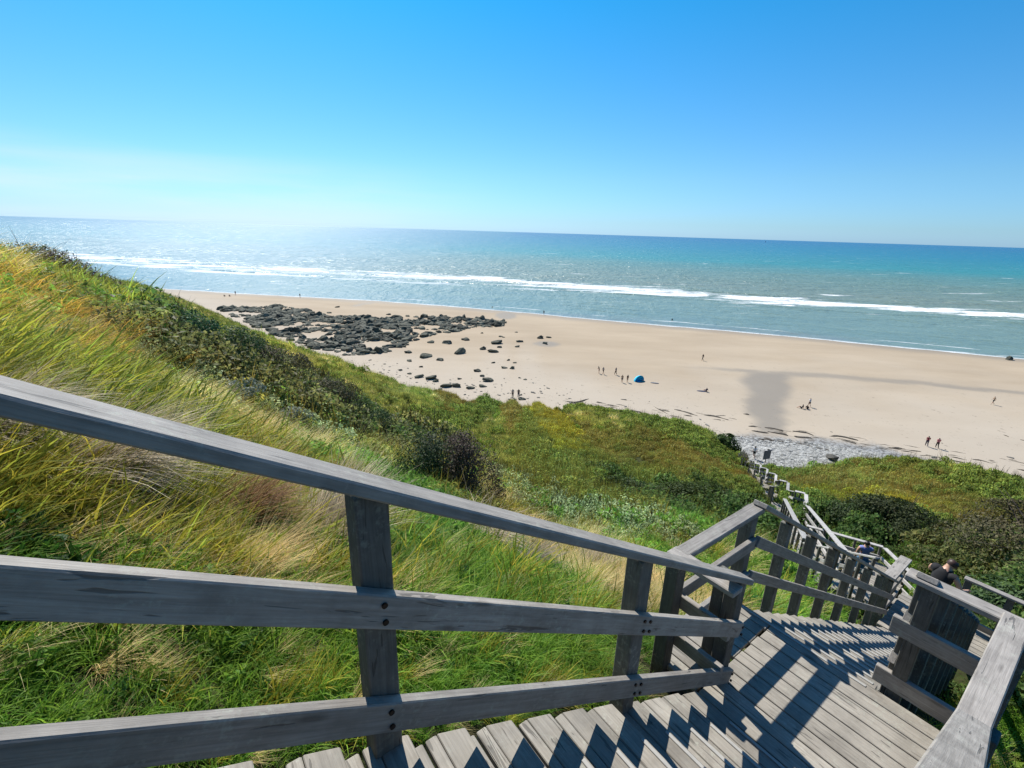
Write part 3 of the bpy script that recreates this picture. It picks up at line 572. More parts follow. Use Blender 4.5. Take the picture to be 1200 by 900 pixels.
for k in range(3):   # near plants, real blade sizes
    proto('lush',merge(blades(44,.34,.0125,.13,.55,1.3,4,G,k),blades(10,.16,.016,.12,.8,.8,3,((.6,.8,.6),(.9,1,.8)),k+30)))
    proto('gold',merge(blades(44,.50,.0085,.13,.7,.85,4,((.8,.8,.55),(1.45,1.2,.75)),k+3,0.3,2.2),blades(10,.38,.014,.14,.6,1.0,4,((.55,.85,.3),(.9,1.1,.35)),k+40,.3,2.5)))
    proto('reed',merge(blades(28,.54,.022,.15,.5,.95,4,((.6,.85,.5),(1.25,1.15,.55)),k+6,0.2,3.2),blades(36,.42,.007,.15,.7,.8,4,((1.1,.9,.6),(1.6,1.35,.9)),k+50,.3,2.6)))
    proto('straw',merge(blades(60,.58,.006,.14,.85,.55,4,((.8,.72,.6),(1.5,1.4,1.25)),k+9,0.25,1.0),blades(12,.3,.010,.12,.6,1,3,((.4,.6,.25),(.7,.9,.35)),k+60)))
    proto('herb',merge(leaves(110,.20,.34,.036,((.6,.9,.6),(1.15,1.1,.95)),k+12,.8,0,.8,.5),blades(22,.35,.009,.12,.5,1,3,G,k+70)))
    proto('silver',merge(leaves(120,.20,.36,.028,((1.2,1.25,1.2),(2.1,2.1,2.0)),k+15,.7,0,.9,.5),leaves(60,.2,.3,.03,((.6,.8,.6),(1,1,.8)),k+16,.9),twigs(10,.4,.2,k)))
    proto('shrub',merge(leaves(190,.30,.42,.030,((.6,.8,.6),(1.2,1.15,1)),k+18,.6,9,.7,.6,.25),twigs(14,.42,.25,k+80)))
    proto('heath',merge(leaves(190,.30,.34,.028,((.65,.8,.6),(1.3,1.1,.8)),k+21,.7,10,.8,.5,.22),twigs(22,.45,.26,k+90,.010,(.5,.38,.25))))
for k in range(4):   # far patches, about a metre across
    proto('fshrub',merge(leaves(520,.62,.60,.055,((.55,.75,.55),(1.3,1.2,1)),k+118,.5,16,.9,.65,.2),twigs(24,.75,.5,k+180,.03)))
    proto('fheath',merge(leaves(380,.62,.46,.055,((.6,.78,.6),(1.3,1.15,.9)),k+121,.5,18,.9,.6,.2),twigs(60,.62,1.2,k+190,.028,(.5,.40,.25))))
    proto('fgrass',merge(blades(170,.48,.035,.62,.5,.8,3,((.7,.8,.6),(1.35,1.2,.9)),k+130,.3,2.4),leaves(220,.6,.34,.055,G,k+131,.6)))
PK=list(PROTO); pcoll={}
plist=[];start={}
for kd in PK:
    start[kd]=(len(plist),len(PROTO[kd])); plist+=PROTO[kd]
pc=bpy.data.collections.new('plant_kinds')
for i,me in enumerate(plist):
    ob=bpy.data.objects.new('p%03d_%s'%(i,me.name),me); pc.objects.link(ob)
#           near proto, far proto, tint (linear), height factor
KIND={'lush':('lush','fgrass',(.095,.195,.030),1.1),'gold':('gold','fgrass',(.285,.225,.065),.85),'reed':('reed','fgrass',(.245,.24,.058),.95),
 'straw':('straw','fgrass',(.43,.40,.23),.85),'herb':('herb','fheath',(.12,.20,.04),1.0),'dherb':('herb','fheath',(.035,.085,.018),.9),
 'silver':('silver','fheath',(.16,.195,.10),1.0),'shrub':('shrub','fshrub',(.075,.110,.034),1.25),'bshrub':('shrub','fshrub',(.115,.12,.05),1.25),
 'heath':('heath','fheath',(.145,.18,.05),1.05),'olive':('heath','fgrass',(.19,.21,.062),.95),'green':('herb','fshrub',(.145,.190,.048),1.0),
 'yellow':('herb','fheath',(.27,.27,.045),.95),'brown':('heath','fheath',(.185,.185,.062),.95),'rust':('heath','fheath',(.19,.17,.058),.95)}
KN=list(KIND)
CX=np.array([[c[0],c[1]] for c in COVER]); CI=np.array([KN.index(c[2]) for c in COVER]); CW=_w(CX)
def kind_at(x,y,r):
    q=_w(np.c_[x,y]); out=np.empty(len(x),int)
    jit=np.c_[fbm(x/ (1+np.hypot(x,y)*.06),y/(1+np.hypot(x,y)*.06),77)-.5,fbm(x/(1+np.hypot(x,y)*.06)+90,y/(1+np.hypot(x,y)*.06),78)-.5]*.42
    q=q+jit+r.normal(0,.045,q.shape)
    for i in range(0,len(x),8000): out[i:i+8000]=CI[np.argmin(((q[i:i+8000,None]-CW[None])**2).sum(2),1)]
    mixr=r.uniform(0,1,len(x)); alt={'gold':['reed','straw','straw','olive'],'reed':['herb','gold','dherb'],'straw':['herb','reed','lush','reed','herb'],'lush':['herb','dherb','reed','straw'],'olive':['herb','straw','shrub'],'heath':['shrub','olive','brown'],'brown':['olive','heath'],'rust':['olive','green','brown'],'green':['olive','yellow'],'shrub':['heath','green'],'bshrub':['shrub','brown'],'yellow':['olive'],'silver':['herb','olive']}
    for nm,al in alt.items():
        m=(out==KN.index(nm))&(mixr<np.where(np.hypot(x,y)<4.5,.2,.34)); out[m]=np.array([KN.index(a) for a in al])[r.integers(0,len(al),m.sum())]
    return out
UVf=lambda x,y:(x*ED[0]+y*ED[1],x*EL[0]+y*EL[1])
# the strip of ground that the steps stand on
PW=[(S(-3,.66),S(4.2,.75),.66),(S(3.0,1.5),S(4.2,1.5),.3),(S(4.2,1.12),S(11.3,1.12),.64),(S(11.3,.8),S(12.7,.8),.98),(S(12.6,1.8),S(15.2,4.0),.6)]
PW.append((S(15.2,4.0),PATH_END,.58)); PW.append((S(17.7,3.9),S(20.3,3.9),1.2))
def free(x,y,grow=0):
    ok=np.ones(len(x),bool)
    for a,b,wd_ in PW: ok&=seg_dist(x,y,(a.x,a.y),(b.x,b.y))>wd_+grow
    # follow the jogging lower descent
    return ok
r=np.random.default_rng(11)
RINGS=[(.9,3.2,330,'n',.62),(3.2,6.5,100,'n',.85),(6.5,13,30,'n',1.15),(13,24,9,'n',1.8),(22,48,2.3,'f',1.0),(46,95,1.35,'f',1.25),(92,200,.55,'f',1.9)]
pts=[];rots=[];scs=[];ids=[];tin=[]
for (r0,r1,den,lod,sc) in RINGS:
    A0,A1=R(-62),R(66)
    n=int(den*(r1*r1-r0*r0)*(A1-A0)/2)
    rr=np.sqrt(r.uniform(r0*r0,r1*r1,n)); az=r.uniform(A0,A1,n); x=rr*np.sin(az);y=rr*np.cos(az)
    z=ground(x,y); kd=kind_at(x,y,r); ok=(z>-29.9)&free(x,y,.05+.1*sc)
    x,y,z,kd,rr=x[ok],y[ok],z[ok],kd[ok],rr[ok]; n=len(x)
    # slope
    e=.3; gx_=(ground(x+e,y)-z)/e; gy_=(ground(x,y+e)-z)/e
    near=lod=='n'
    idx=np.empty(n,int);T=np.empty((n,3));Hs=np.empty(n)
    for k,nm in enumerate(KN):
        m=kd==k; a,b=start[KIND[nm][0 if near else 1]]; idx[m]=a+r.integers(0,b,m.sum()); T[m]=KIND[nm][2]; Hs[m]=KIND[nm][3]
    # bigger patches of lighter, drier or darker growth
    pn=fbm(x/(.5+rr*.05),y/(.5+rr*.05),55)[:,None]; pd=fbm(x/(.9+rr*.1)+40,y/(.9+rr*.1),56)[:,None]
    T=T*(.7+.8*pn)*np.where(rr<9,1.02,1.32)[:,None]*r.uniform(.75,1.25,(n,1)); T=T*(1+np.array([.25,.02,-.08])*(pd-.45)*2.0)
    low=np.clip(1.0-(rr<2.2)*.25,0,1)
    s=sc*r.uniform(.7,1.25,n)*Hs*low*(np.where(near,.75,.5)+np.where(near,.5,1.0)*pn[:,0])
    # stay short right beside the boards
    if near:
        dmin=np.full(n,9.)
        for a,b,wd_ in PW[:3]: dmin=np.minimum(dmin,seg_dist(x,y,(a.x,a.y),(b.x,b.y))-wd_)
        s*=np.clip(.45+dmin*.5,.45,1)
    leanp=np.isin(kd,[KN.index(q) for q in('gold','reed','straw')])
    rz=np.where(leanp,r.normal(0,.7,n),r.uniform(0,2*math.pi,n))
    tx=np.arctan(gy_)*.45; ty=-np.arctan(gx_)*.45
    pts.append(np.c_[x,y,z-.02*sc]); rots.append(np.c_[tx+r.normal(0,.1,n),ty+r.normal(0,.1,n),rz]); scs.append(np.c_[s,s,s*r.uniform(.8,1.15,n)*np.where(near,1.0,1.3)]); ids.append(idx); tin.append(T)
pts,rots,scs,ids,tin=map(np.concatenate,(pts,rots,scs,ids,tin))
print('plants',len(pts))
def scatter_group(name,coll):
    ng=bpy.data.node_groups.new(name,'GeometryNodeTree')
    ng.interface.new_socket('Geometry',in_out='INPUT',socket_type='NodeSocketGeometry'); ng.interface.new_socket('Geometry',in_out='OUTPUT',socket_type='NodeSocketGeometry')
    N=ng.nodes;L=ng.links; gi=N.new('NodeGroupInput');go=N.new('NodeGroupOutput'); ip=N.new('GeometryNodeInstanceOnPoints'); ci=N.new('GeometryNodeCollectionInfo')
    ci.inputs['Collection'].default_value=coll; ci.inputs['Separate Children'].default_value=True; ci.inputs['Reset Children'].default_value=True
    def na(nm,typ):
        a=N.new('GeometryNodeInputNamedAttribute'); a.data_type=typ; a.inputs['Name'].default_value=nm; return a.outputs['Attribute']
    L.new(gi.outputs[0],ip.inputs['Points']); L.new(ci.outputs[0],ip.inputs['Instance']); ip.inputs['Pick Instance'].default_value=True
    fi=N.new('FunctionNodeFloatToInt'); L.new(na('kind_index','FLOAT'),fi.inputs[0]); L.new(fi.outputs[0],ip.inputs['Instance Index'])
    e2=N.new('FunctionNodeEulerToRotation'); L.new(na('turn','FLOAT_VECTOR'),e2.inputs[0]); L.new(e2.outputs[0],ip.inputs['Rotation']); L.new(na('size','FLOAT_VECTOR'),ip.inputs['Scale'])
    L.new(ip.outputs[0],go.inputs[0]); return ng
SC_PLANTS=scatter_group('plant_scatter',pc)
def scatter(name,label,mask):
    me=bpy.data.meshes.new(name); me.vertices.add(int(mask.sum())); me.vertices.foreach_set('co',pts[mask].astype(np.float32).ravel())
    for k,a in (('turn',rots),('size',scs),('tint',tin)):
        at=me.attributes.new(k,'FLOAT_VECTOR','POINT'); at.data.foreach_set('vector',a[mask].astype(np.float32).ravel())
    at=me.attributes.new('kind_index','FLOAT','POINT'); at.data.foreach_set('value',(ids[mask]+.2).astype(np.float32))
    o=link(name,me); mo=o.modifiers.new('scatter','NODES'); mo.node_group=SC_PLANTS; me.materials.append(M_LEAF)
    return props(o,label=label,kind='stuff')
isgr=np.zeros(len(pts),bool)
for kd in ('lush','gold','reed','straw','fgrass'): a,b=start[kd]; isgr|=(ids>=a)&(ids<a+b)
scatter('grass','long green and golden grass over the slope',isgr)
scatter('undergrowth','low green and brown heath and herbs over the slope',~isgr)
# ---------------------------------------------------------------- bushes that stand out
def bush(name,label,x,y,rx,ry,rz,n,size,col,seed,cat='bush',group=None,stems=30,dz=0.05,clumps=30,csig=.14,tipcol=None,rot=0):
    z=float(ground(x,y)[0])+dz
    root=empty(name,(x,y,z),label,cat,group,rz=rot)
    V,F,C=leaves(n,1,1,1,col,seed,.5,clumps,.9,.6,csig)
    # keep leaf size in metres while the crown is stretched
    cen=V.reshape(-1,4,3).mean(1,keepdims=True); off=(V.reshape(-1,4,3)-cen)*size; V=(cen*np.array([rx,ry,rz])+off).reshape(-1,3)
    if tipcol is not None:
        t=np.clip((V[:,2]/rz-.65)*2.2,0,1)[:,None]; C=C*(1-t)+np.array(tipcol)*t*np.repeat(rng.uniform(.5,1.3,(n,1)),4,0)
    link('foliage',mesh_np('foliage',V,F,M_BUSH,False,{'lc':C}),root)
    V,F,C=blades(stems,1.15,.025,.25,.5,.3,4,((.05,.04,.03),(.09,.07,.05)),seed+5,0,6.3); V=V*np.array([rx,ry,rz])*[1,1,1.0]
    link('stems',mesh_np('stems',V,F,M_TWIG),root); return root
DK=((.032,.062,.022),(.105,.17,.06)); BR=((.055,.055,.026),(.155,.14,.07)); PU=((.055,.032,.034),(.150,.095,.090)); SV=((.16,.19,.13),(.36,.40,.32)); OL=((.045,.065,.016),(.12,.14,.04)); YG=((.10,.17,.02),(.24,.30,.05))
B=bush; MD=((.045,.075,.022),(.13,.175,.06))
B('bush','low purple brown bush on the hill crest against the sea, at the left edge',-16.0,15.6,1.9,1.3,1.05,9000,.034,PU,201,tipcol=(.10,.12,.04))
B('bush','green purple bush on the crest just above the surf line',-15.9,17.6,1.5,1.1,1.15,8000,.032,PU,202)
B('bush','glossy dark green bush at the top of the dark thicket',-10.5,14.2,1.3,1.3,.85,8000,.042,((.035,.085,.033),(.12,.23,.095)),203)
B('bush','dense blackish bush in the middle of the dark thicket',-9.7,15.0,1.5,1.4,.95,8000,.036,DK,204)
B('bush','brown leafed bush along the lower edge of the dark thicket',-9.3,16.2,1.9,1.4,.95,8500,.034,BR,205,tipcol=(.11,.085,.05))
B('bush','brown and green bush ending the dark thicket near the dead stems',-7.9,17.4,1.9,1.4,.95,8500,.034,BR,206)
B('bush','dark bush at the foot of the thicket above the bare twigs',-6.6,18.2,1.5,1.3,.85,6500,.034,DK,207)
B('bush','tall dark bush with purple brown right side above the nearest railing',-1.75,9.9,1.0,.9,1.75,11000,.026,((.022,.045,.016),(.07,.12,.05)),208,tipcol=(.09,.08,.055))
B('bush','brown twiggy bush right of the tall dark bush',-.95,9.6,.8,.75,1.55,8500,.024,((.05,.042,.028),(.135,.105,.075)),209,tipcol=(.10,.07,.06))
B('bush','pale silvery leafed shrub below the dark thicket',-7.3,11.3,.9,.7,.42,2600,.034,SV,210)
B('bush','small pale shrub lower down beside the dark thicket',-6.3,12.2,.8,.6,.36,1900,.032,SV,211)
B('bush','large dark rounded bush on the slope left of the stairs',9.6,20.8,3.2,2.2,.95,11000,.060,MD,212,tipcol=(.06,.085,.025))
B('bush','second dark bush, further left on the same slope',5.8,21.2,2.6,1.8,.75,8000,.060,MD,213,tipcol=(.06,.085,.03))
B('bush','dark bush on the slope behind the person in blue',19.0,20.4,2.8,2.4,1.25,11000,.06,((.03,.052,.018),(.085,.115,.042)),214,tipcol=(.05,.06,.02))
B('bush','yellow green bush behind the black shirted person',13.9,12.3,1.0,.8,.8,3600,.05,YG,215)
B('bush','broad brown olive bush right of the black shirted person',18.8,14.0,3.0,2.4,1.5,12000,.045,BR,216,tipcol=(.13,.10,.045))
B('bush','bright green leafy bush under the broad right railing',8.6,4.6,1.3,1.0,.9,4200,.06,YG,217,dz=-.2)
B('bush','dark bush below the far platform railing',12.9,9.6,1.5,1.2,.9,5200,.05,DK,218)
B('bush','round green bush at the end of the slope by the cobbles',31.2,62.5,1.9,1.5,2.1,3600,.13,((.03,.06,.015),(.09,.15,.03)),219)
# dead bare stems
root=empty('dead_shrub',(-5.2,14.8,float(ground(-5.2,14.8)[0])),'small leafless shrub with bare black twigs below the thicket','shrub')
V,F,C=blades(60,1.0,.022,.18,.4,.5,4,((.05,.04,.03),(.09,.07,.05)),301,0,6.3,hvar=.5); link('stems',mesh_np('stems',V,F,M_TWIG),root)
V2=[];F2=[];o_=0
for i in range(45):
    q=V[rng.integers(0,len(V))]; v,f,c=blades(3,.28,.012,.01,.9,.3,2,((1,1,1),(1,1,1)),400+i,0,6.3); V2.append(v+q); F2.append(f+o_); o_+=len(v)
props(link('twigs',mesh_np('twigs',np.concatenate(V2),np.concatenate(F2),M_TWIG),root),kind='stuff')
# straw tussocks
def tussock(label,x,y,n,h,col,seed,ldir,lean=.9,w=.005,ls=.7,spread=.22,curve=.9,dz=0.0):
    root=bpy.data.objects.new('tussock',None); COL.objects.link(root); root.location=(x,y,float(ground(x,y)[0])+dz); props(root,label,'tussock','dry straw tussocks beside the nearest railing')
    V,F,C=blades(n,h,w,spread,lean,curve,5,col,seed,ldir,ls,hvar=.35); link('straw_blades',mesh_np('straw_blades',V,F,M_BUSH,False,{'lc':C}),root)
    V,F,C=blades(n//5,h*.5,w*2,spread,.5,1,4,((.05,.09,.015),(.12,.18,.03)),seed+1,0,6.3); link('green_blades',mesh_np('green_blades',V,F,M_BUSH,False,{'lc':C}),root); return root
ST=((.34,.27,.17),(.78,.66,.47))
tussock('long pinkish straw tussock combed to the right, between the top and middle rails',-2.75,2.55,1100,.75,ST,501,.35)
tussock('straw tussock with its blades fanned upward near the tall post',-1.55,3.35,900,.75,ST,502,1.2,.7)
tussock('reddish brown straw tussock left of the tall post',-2.1,2.9,700,.6,((.16,.08,.03),(.36,.20,.09)),503,.6,.8)
tussock('tangled pale tussock drooping to both sides beyond the second bay',-.45,5.9,1300,.85,ST,504,-1.4,.8,.006,2.2,.35,1.5)
tussock('flattened bundle of grey stalks below the tangled tussock',.05,4.95,240,.6,((.16,.13,.10),(.34,.29,.23)),505,.3,1.3,.012,.4,.1,.1)
tussock('pale straw tussock in front of the second post',1.35,6.6,900,.6,ST,506,.9,.5)
tussock('low straw tussock against the left edge under the top rail',-3.3,2.5,900,.65,ST,507,.2,.9)
# ---------------------------------------------------------------- rocks on the beach
def rockmat(name,c0,c1,wetl=0):
    m,t,out=material(name); P=t.new('ShaderNodeTexCoord').outputs['Object']; oi=t.new('ShaderNodeObjectInfo')
    n=t.noise(P,1.6,6,.65); n2=t.noise(P,7,5,.7); lay=t.noise(t.scale(P,(.6,.6,7)),1,4,.6)
    c=t.mix(t.maprange(n,.35,.65),c0,c1); c=t.mix(t.math('MULTIPLY',t.maprange(n2,.55,.7),.5),c,(.10,.13,.05))
    c=t.mix(t.math('MULTIPLY',t.maprange(lay,.55,.7),.4),c,[x*1.7 for x in c1])
    hv=t.new('ShaderNodeHueSaturation',inp={'Value':t.maprange(oi.outputs['Random'],0,1,.65,1.5),'Color':c})
    p=t.new('ShaderNodeBsdfPrincipled',inp={'Base Color':hv.outputs[0],'Roughness':.85,'Specular IOR Level':.25,'Normal':t.bump(n2,.6,.08)}); t.l.new(p.outputs[0],out.inputs[0]); return m
M_ROCK=rockmat('dark_wet_rock',(.034,.036,.027),(.15,.15,.115)); M_ROCK2=rockmat('grey_stone',(.07,.066,.058),(.22,.205,.18))
def rock_mesh(seed,mat,flat=.45,sub=2):
    r_=np.random.default_rng(seed); import bmesh
    bm=bmesh.new(); bmesh.ops.create_icosphere(bm,subdivisions=sub,radius=.5)
    V=np.array([v.co[:] for v in bm.verts]); Fc=np.array([[v.index for v in f.verts] for f in bm.faces]); bm.free()
    # cut by random planes for facets
    for k in range(9):
        n=r_.normal(0,1,3); n/=np.linalg.norm(n); dd=r_.uniform(.18,.42); s=V@n; V=V-np.outer(np.clip(s-dd,0,None),n)
    V+=r_.normal(0,.022,V.shape); V[:,2]*=flat/.8; V[:,0]*=1.15
    V[:,2]=np.maximum(V[:,2],-.12); return mesh_np('rock',V,Fc,mat)
ROCKS=[rock_mesh(600+i,M_ROCK,.55+.14*(i%3)) for i in range(10)]; STONES=[rock_mesh(640+i,M_ROCK2,.5,1) for i in range(6)]
def put_rock(name,x,y,s,me,label,group,dz=0,sz=1,rz=None,sx=1.0):
    o=link(name,me); o.location=(x,y,float(beach_z(x,y)[0])+dz+s*.06); o.scale=(s*sx,s*.85,s*.95*sz); o.rotation_euler=(wob(.25),wob(.25),random.uniform(0,6.28) if rz is None else rz)
    return props(o,label,'rock',group)
SPEC={(-8,156):'dark arched rock by itself between the reef and the waterline',(-5,128):'broad low brown rock, the widest on the open sand right of the reef',(-13,116):'long black rock closing the lower right end of the reef',(-5,118):'square brown rock just below the broad low one',(-18,126):'dark rounded rock above the square black block',(-21,111):'long dark rock lowest in front of the reef',(-14,131):'dark double rock in the gap right of the reef',(-5,94):'biggest grey brown rock among the small stones above the slope edge',(-17,94):'black slab nearest the grassy slope, second of a row'}
for i,(x,y,s) in enumerate(LOOSE_ROCKS):
    lab='separate dark rock lying on open sand beside the reef'
    gr='dark rocks scattered on the sand'
    if x>100: lab='low dark rock awash at the waterline, far right'; gr=None
    elif (x,y)==(1.7,82.8): lab='flat dark slab beside the pair standing by the slope'; 
    if (round(x),round(y)) in SPEC: lab=SPEC[(round(x),round(y))]
    put_rock('rock',x,y,s*.95,ROCKS[i%10],lab,gr if lab.startswith('sep') else None,sz=.8,sx=1.15,rz=.3+wob(.5))
put_rock('rock',9.0,129.6,2.0,ROCKS[3],'dark rock sitting in the small round pool',None)
REEF=[(-107,170),(-97,176),(-90,181),(-65,164),(-47,160),(-31,167),(-13,167),(-4,164),(-2,154),(-11,149),(-21,139),(-29,131),(-28,117),(-36,111),(-43,110),(-59,123),(-77,139)]
def inside(x,y,P):
    P=np.array(P,float); c=np.zeros(len(x),bool); j=len(P)-1
    for i in range(len(P)):
        a=((P[i,1]>y)!=(P[j,1]>y))&(x<(P[j,0]-P[i,0])*(y-P[i,1])/(P[j,1]-P[i,1]+1e-9)+P[i,0]); c^=a; j=i
    return c
r=np.random.default_rng(21)
x=r.uniform(-108,0,12000); y=r.uniform(108,182,12000); n_=.6*fbm(x/9,y/7,61)+.4*fbm(x/2.5,y/2.5,62)
ok=inside(x,y,REEF)&(n_>.475); x,y,n_=x[ok],y[ok],n_[ok]
gz=ground(x,y); vis=gz<-30.3; x,y,n_=x[vis],y[vis],n_[vis]
ds_=np.hypot(x,y); sz=r.gamma(2.0,.5,len(x))*(.6+1.1*n_)+.4; order=np.argsort(-sz/ds_)
big=order[:210]; small=order[210:4200]
for i in big: put_rock('rock',x[i],y[i],min(sz[i]*1.0,2.8),ROCKS[int(i)%10],'dark jagged rock of the crowded reef at the foot of the slope','rocks of the dark reef',sz=random.uniform(.7,1.35),rz=.25+r.normal(0,.7),sx=random.uniform(.9,1.4))
def joined(name,label,xs,ys,ss,meshes,mat,dz=0,rzs=None,flat=.5,zf=beach_z,stretch=1.3):
    src=[]
    for me in meshes:
        V=np.empty(len(me.vertices)*3); me.vertices.foreach_get('co',V); V=V.reshape(-1,3); F=np.array([p.vertices[:] for p in me.polygons]); src.append((V,F))
    Vs=[];Fs=[];o_=0; zz=zf(xs,ys)
    for i in range(len(xs)):
        V,F=src[i%len(src)]; a=rzs[i] if rzs is not None else r.uniform(0,6.28); c,s_=math.cos(a),math.sin(a)
        q=V*[ss[i]*stretch,ss[i]*.85,ss[i]*flat]; q=np.c_[q[:,0]*c-q[:,1]*s_,q[:,0]*s_+q[:,1]*c,q[:,2]]+[xs[i],ys[i],zz[i]+ss[i]*dz]
        Vs.append(q);Fs.append(F+o_);o_+=len(q)
    return props(link(name,mesh_np(name,np.concatenate(Vs),np.concatenate(Fs),mat)),label=label,kind='stuff')
LOWR=[rock_mesh(680+i,M_ROCK,.6,1) for i in range(8)]
joined('reef_rubble','small dark stones packed between the reef rocks',x[small],y[small],sz[small]*.85,LOWR,M_ROCK,.05,.25+r.normal(0,.6,len(small)),flat=.85)
# loose grey stones below the slope
xs=[];ys=[];
x=r.uniform(-60,80,26000); y=r.uniform(52,125,26000); g_=ground(x,y); up_=(g_<-30.05)&(g_>-36); x,y,g_=x[up_],y[up_],g_[up_]
pr=np.clip((g_+35.5)/5,0,1)*np.where(x<12,.85,.28)*(fbm(x/4,y/4,71)>.42); ok=r.uniform(0,1,len(x))<pr*.35; x,y=x[ok],y[ok]
joined('shoreline_stones','scattered small stones on the upper beach',x,y,r.gamma(2,.11,len(x))+.10+.35*(r.uniform(0,1,len(x))<.06),STONES,M_ROCK2,.1,None,.45)
# cobble bank
n=15000; t_=r.uniform(-.25,1.12,n); off=r.normal(0,3.6,n); x=36+16.5*t_+off*.15; y=60.5-1.5*t_+3.5+off; dd=seg_dist(x,y,(36,60),(52,58.5)); g_=ground(x,y)
ok=(dd+r.normal(0,1.1,n)+(fbm(x/3,y/3,91)-.5)*5<7.6)&(g_<-29.7)&(y<70.5-.35*(x-36)); x,y=x[ok],y[ok]
M_COB=rockmat('pale_cobble',(.15,.147,.135),(.33,.325,.305)); COB=[rock_mesh(660+i,M_COB,.6,1) for i in range(6)]
for me in COB: pass
cob=joined('cobbles','bank of pale grey cobbles at the foot of the steps',x,y,r.gamma(3,.075,len(x))+.11,COB,M_COB,.08,None,.45)
put_rock('rock',45.8,61.3,2.2,STONES[2],'brown boulder at the edge of the cobbles below the right hill',None,.2).data
# seaweed along the tide lines
WV=[];WF=[];o_=0
def ribbon(P,w0,seed,gap=.35):
    global o_
    P=np.array(P,float); L=np.r_[0,np.cumsum(np.hypot(*np.diff(P,axis=0).T))]; n=int(L[-1]/.16)+3
    s=np.linspace(0,L[-1],n); cx_=np.interp(s,L,P[:,0]);cy_=np.interp(s,L,P[:,1])
    ww=w0*(.25+1.2*vnoise(s/1.1+seed*7.3,s*0,seed))*np.sin(np.pi*np.clip(s/L[-1],.04,.96))**.5; ww=np.where(vnoise(s/1.6+seed,s*0,seed+3)<gap,.02,ww)
    cy_=cy_+.5*(vnoise(s/1.4,s*0,seed+9)-.5); z=SEA_Z+.36
    prof=[(-1,0),(-.4,.07),(.4,.08),(1,0)]
    V=np.stack([np.c_[cx_+0*s,cy_+ww*a*.9,z+h*np.minimum(ww/.2,1.6)+r.normal(0,.01,n)-(.03 if h==0 else 0)] for a,h in prof],1).reshape(-1,3)
    f=np.arange(n-1)[:,None]*4; F=np.concatenate([f+np.array([[k,k+1,k+5,k+4]]) for k in range(3)]); WV.append(V);WF.append(F+o_);o_+=len(V)
for i,l in enumerate(WRACK[:-2]): ribbon(l,.36,i,.25)
for i in range(90):
    t=r.uniform(0,1); x0=8+78*t; y0=np.interp(x0,[8,20,30,45,60,85],[81.5,79.5,77.5,70,65,57])+r.normal(0,1.6); L_=r.uniform(.5,2.4)
    ribbon([(x0,y0),(x0+L_*.5,y0-L_*.16+r.normal(0,.1)),(x0+L_,y0-L_*.4)],r.uniform(.08,.2),i+40,.1)
M_WEED=simple('dried_seaweed',(.055,.042,.026),.7,0,.4,3)
props(link('seaweed',mesh_np('seaweed',np.concatenate(WV),np.concatenate(WF),M_WEED)),label='dark wavy lines of seaweed left by the tide',kind='stuff')

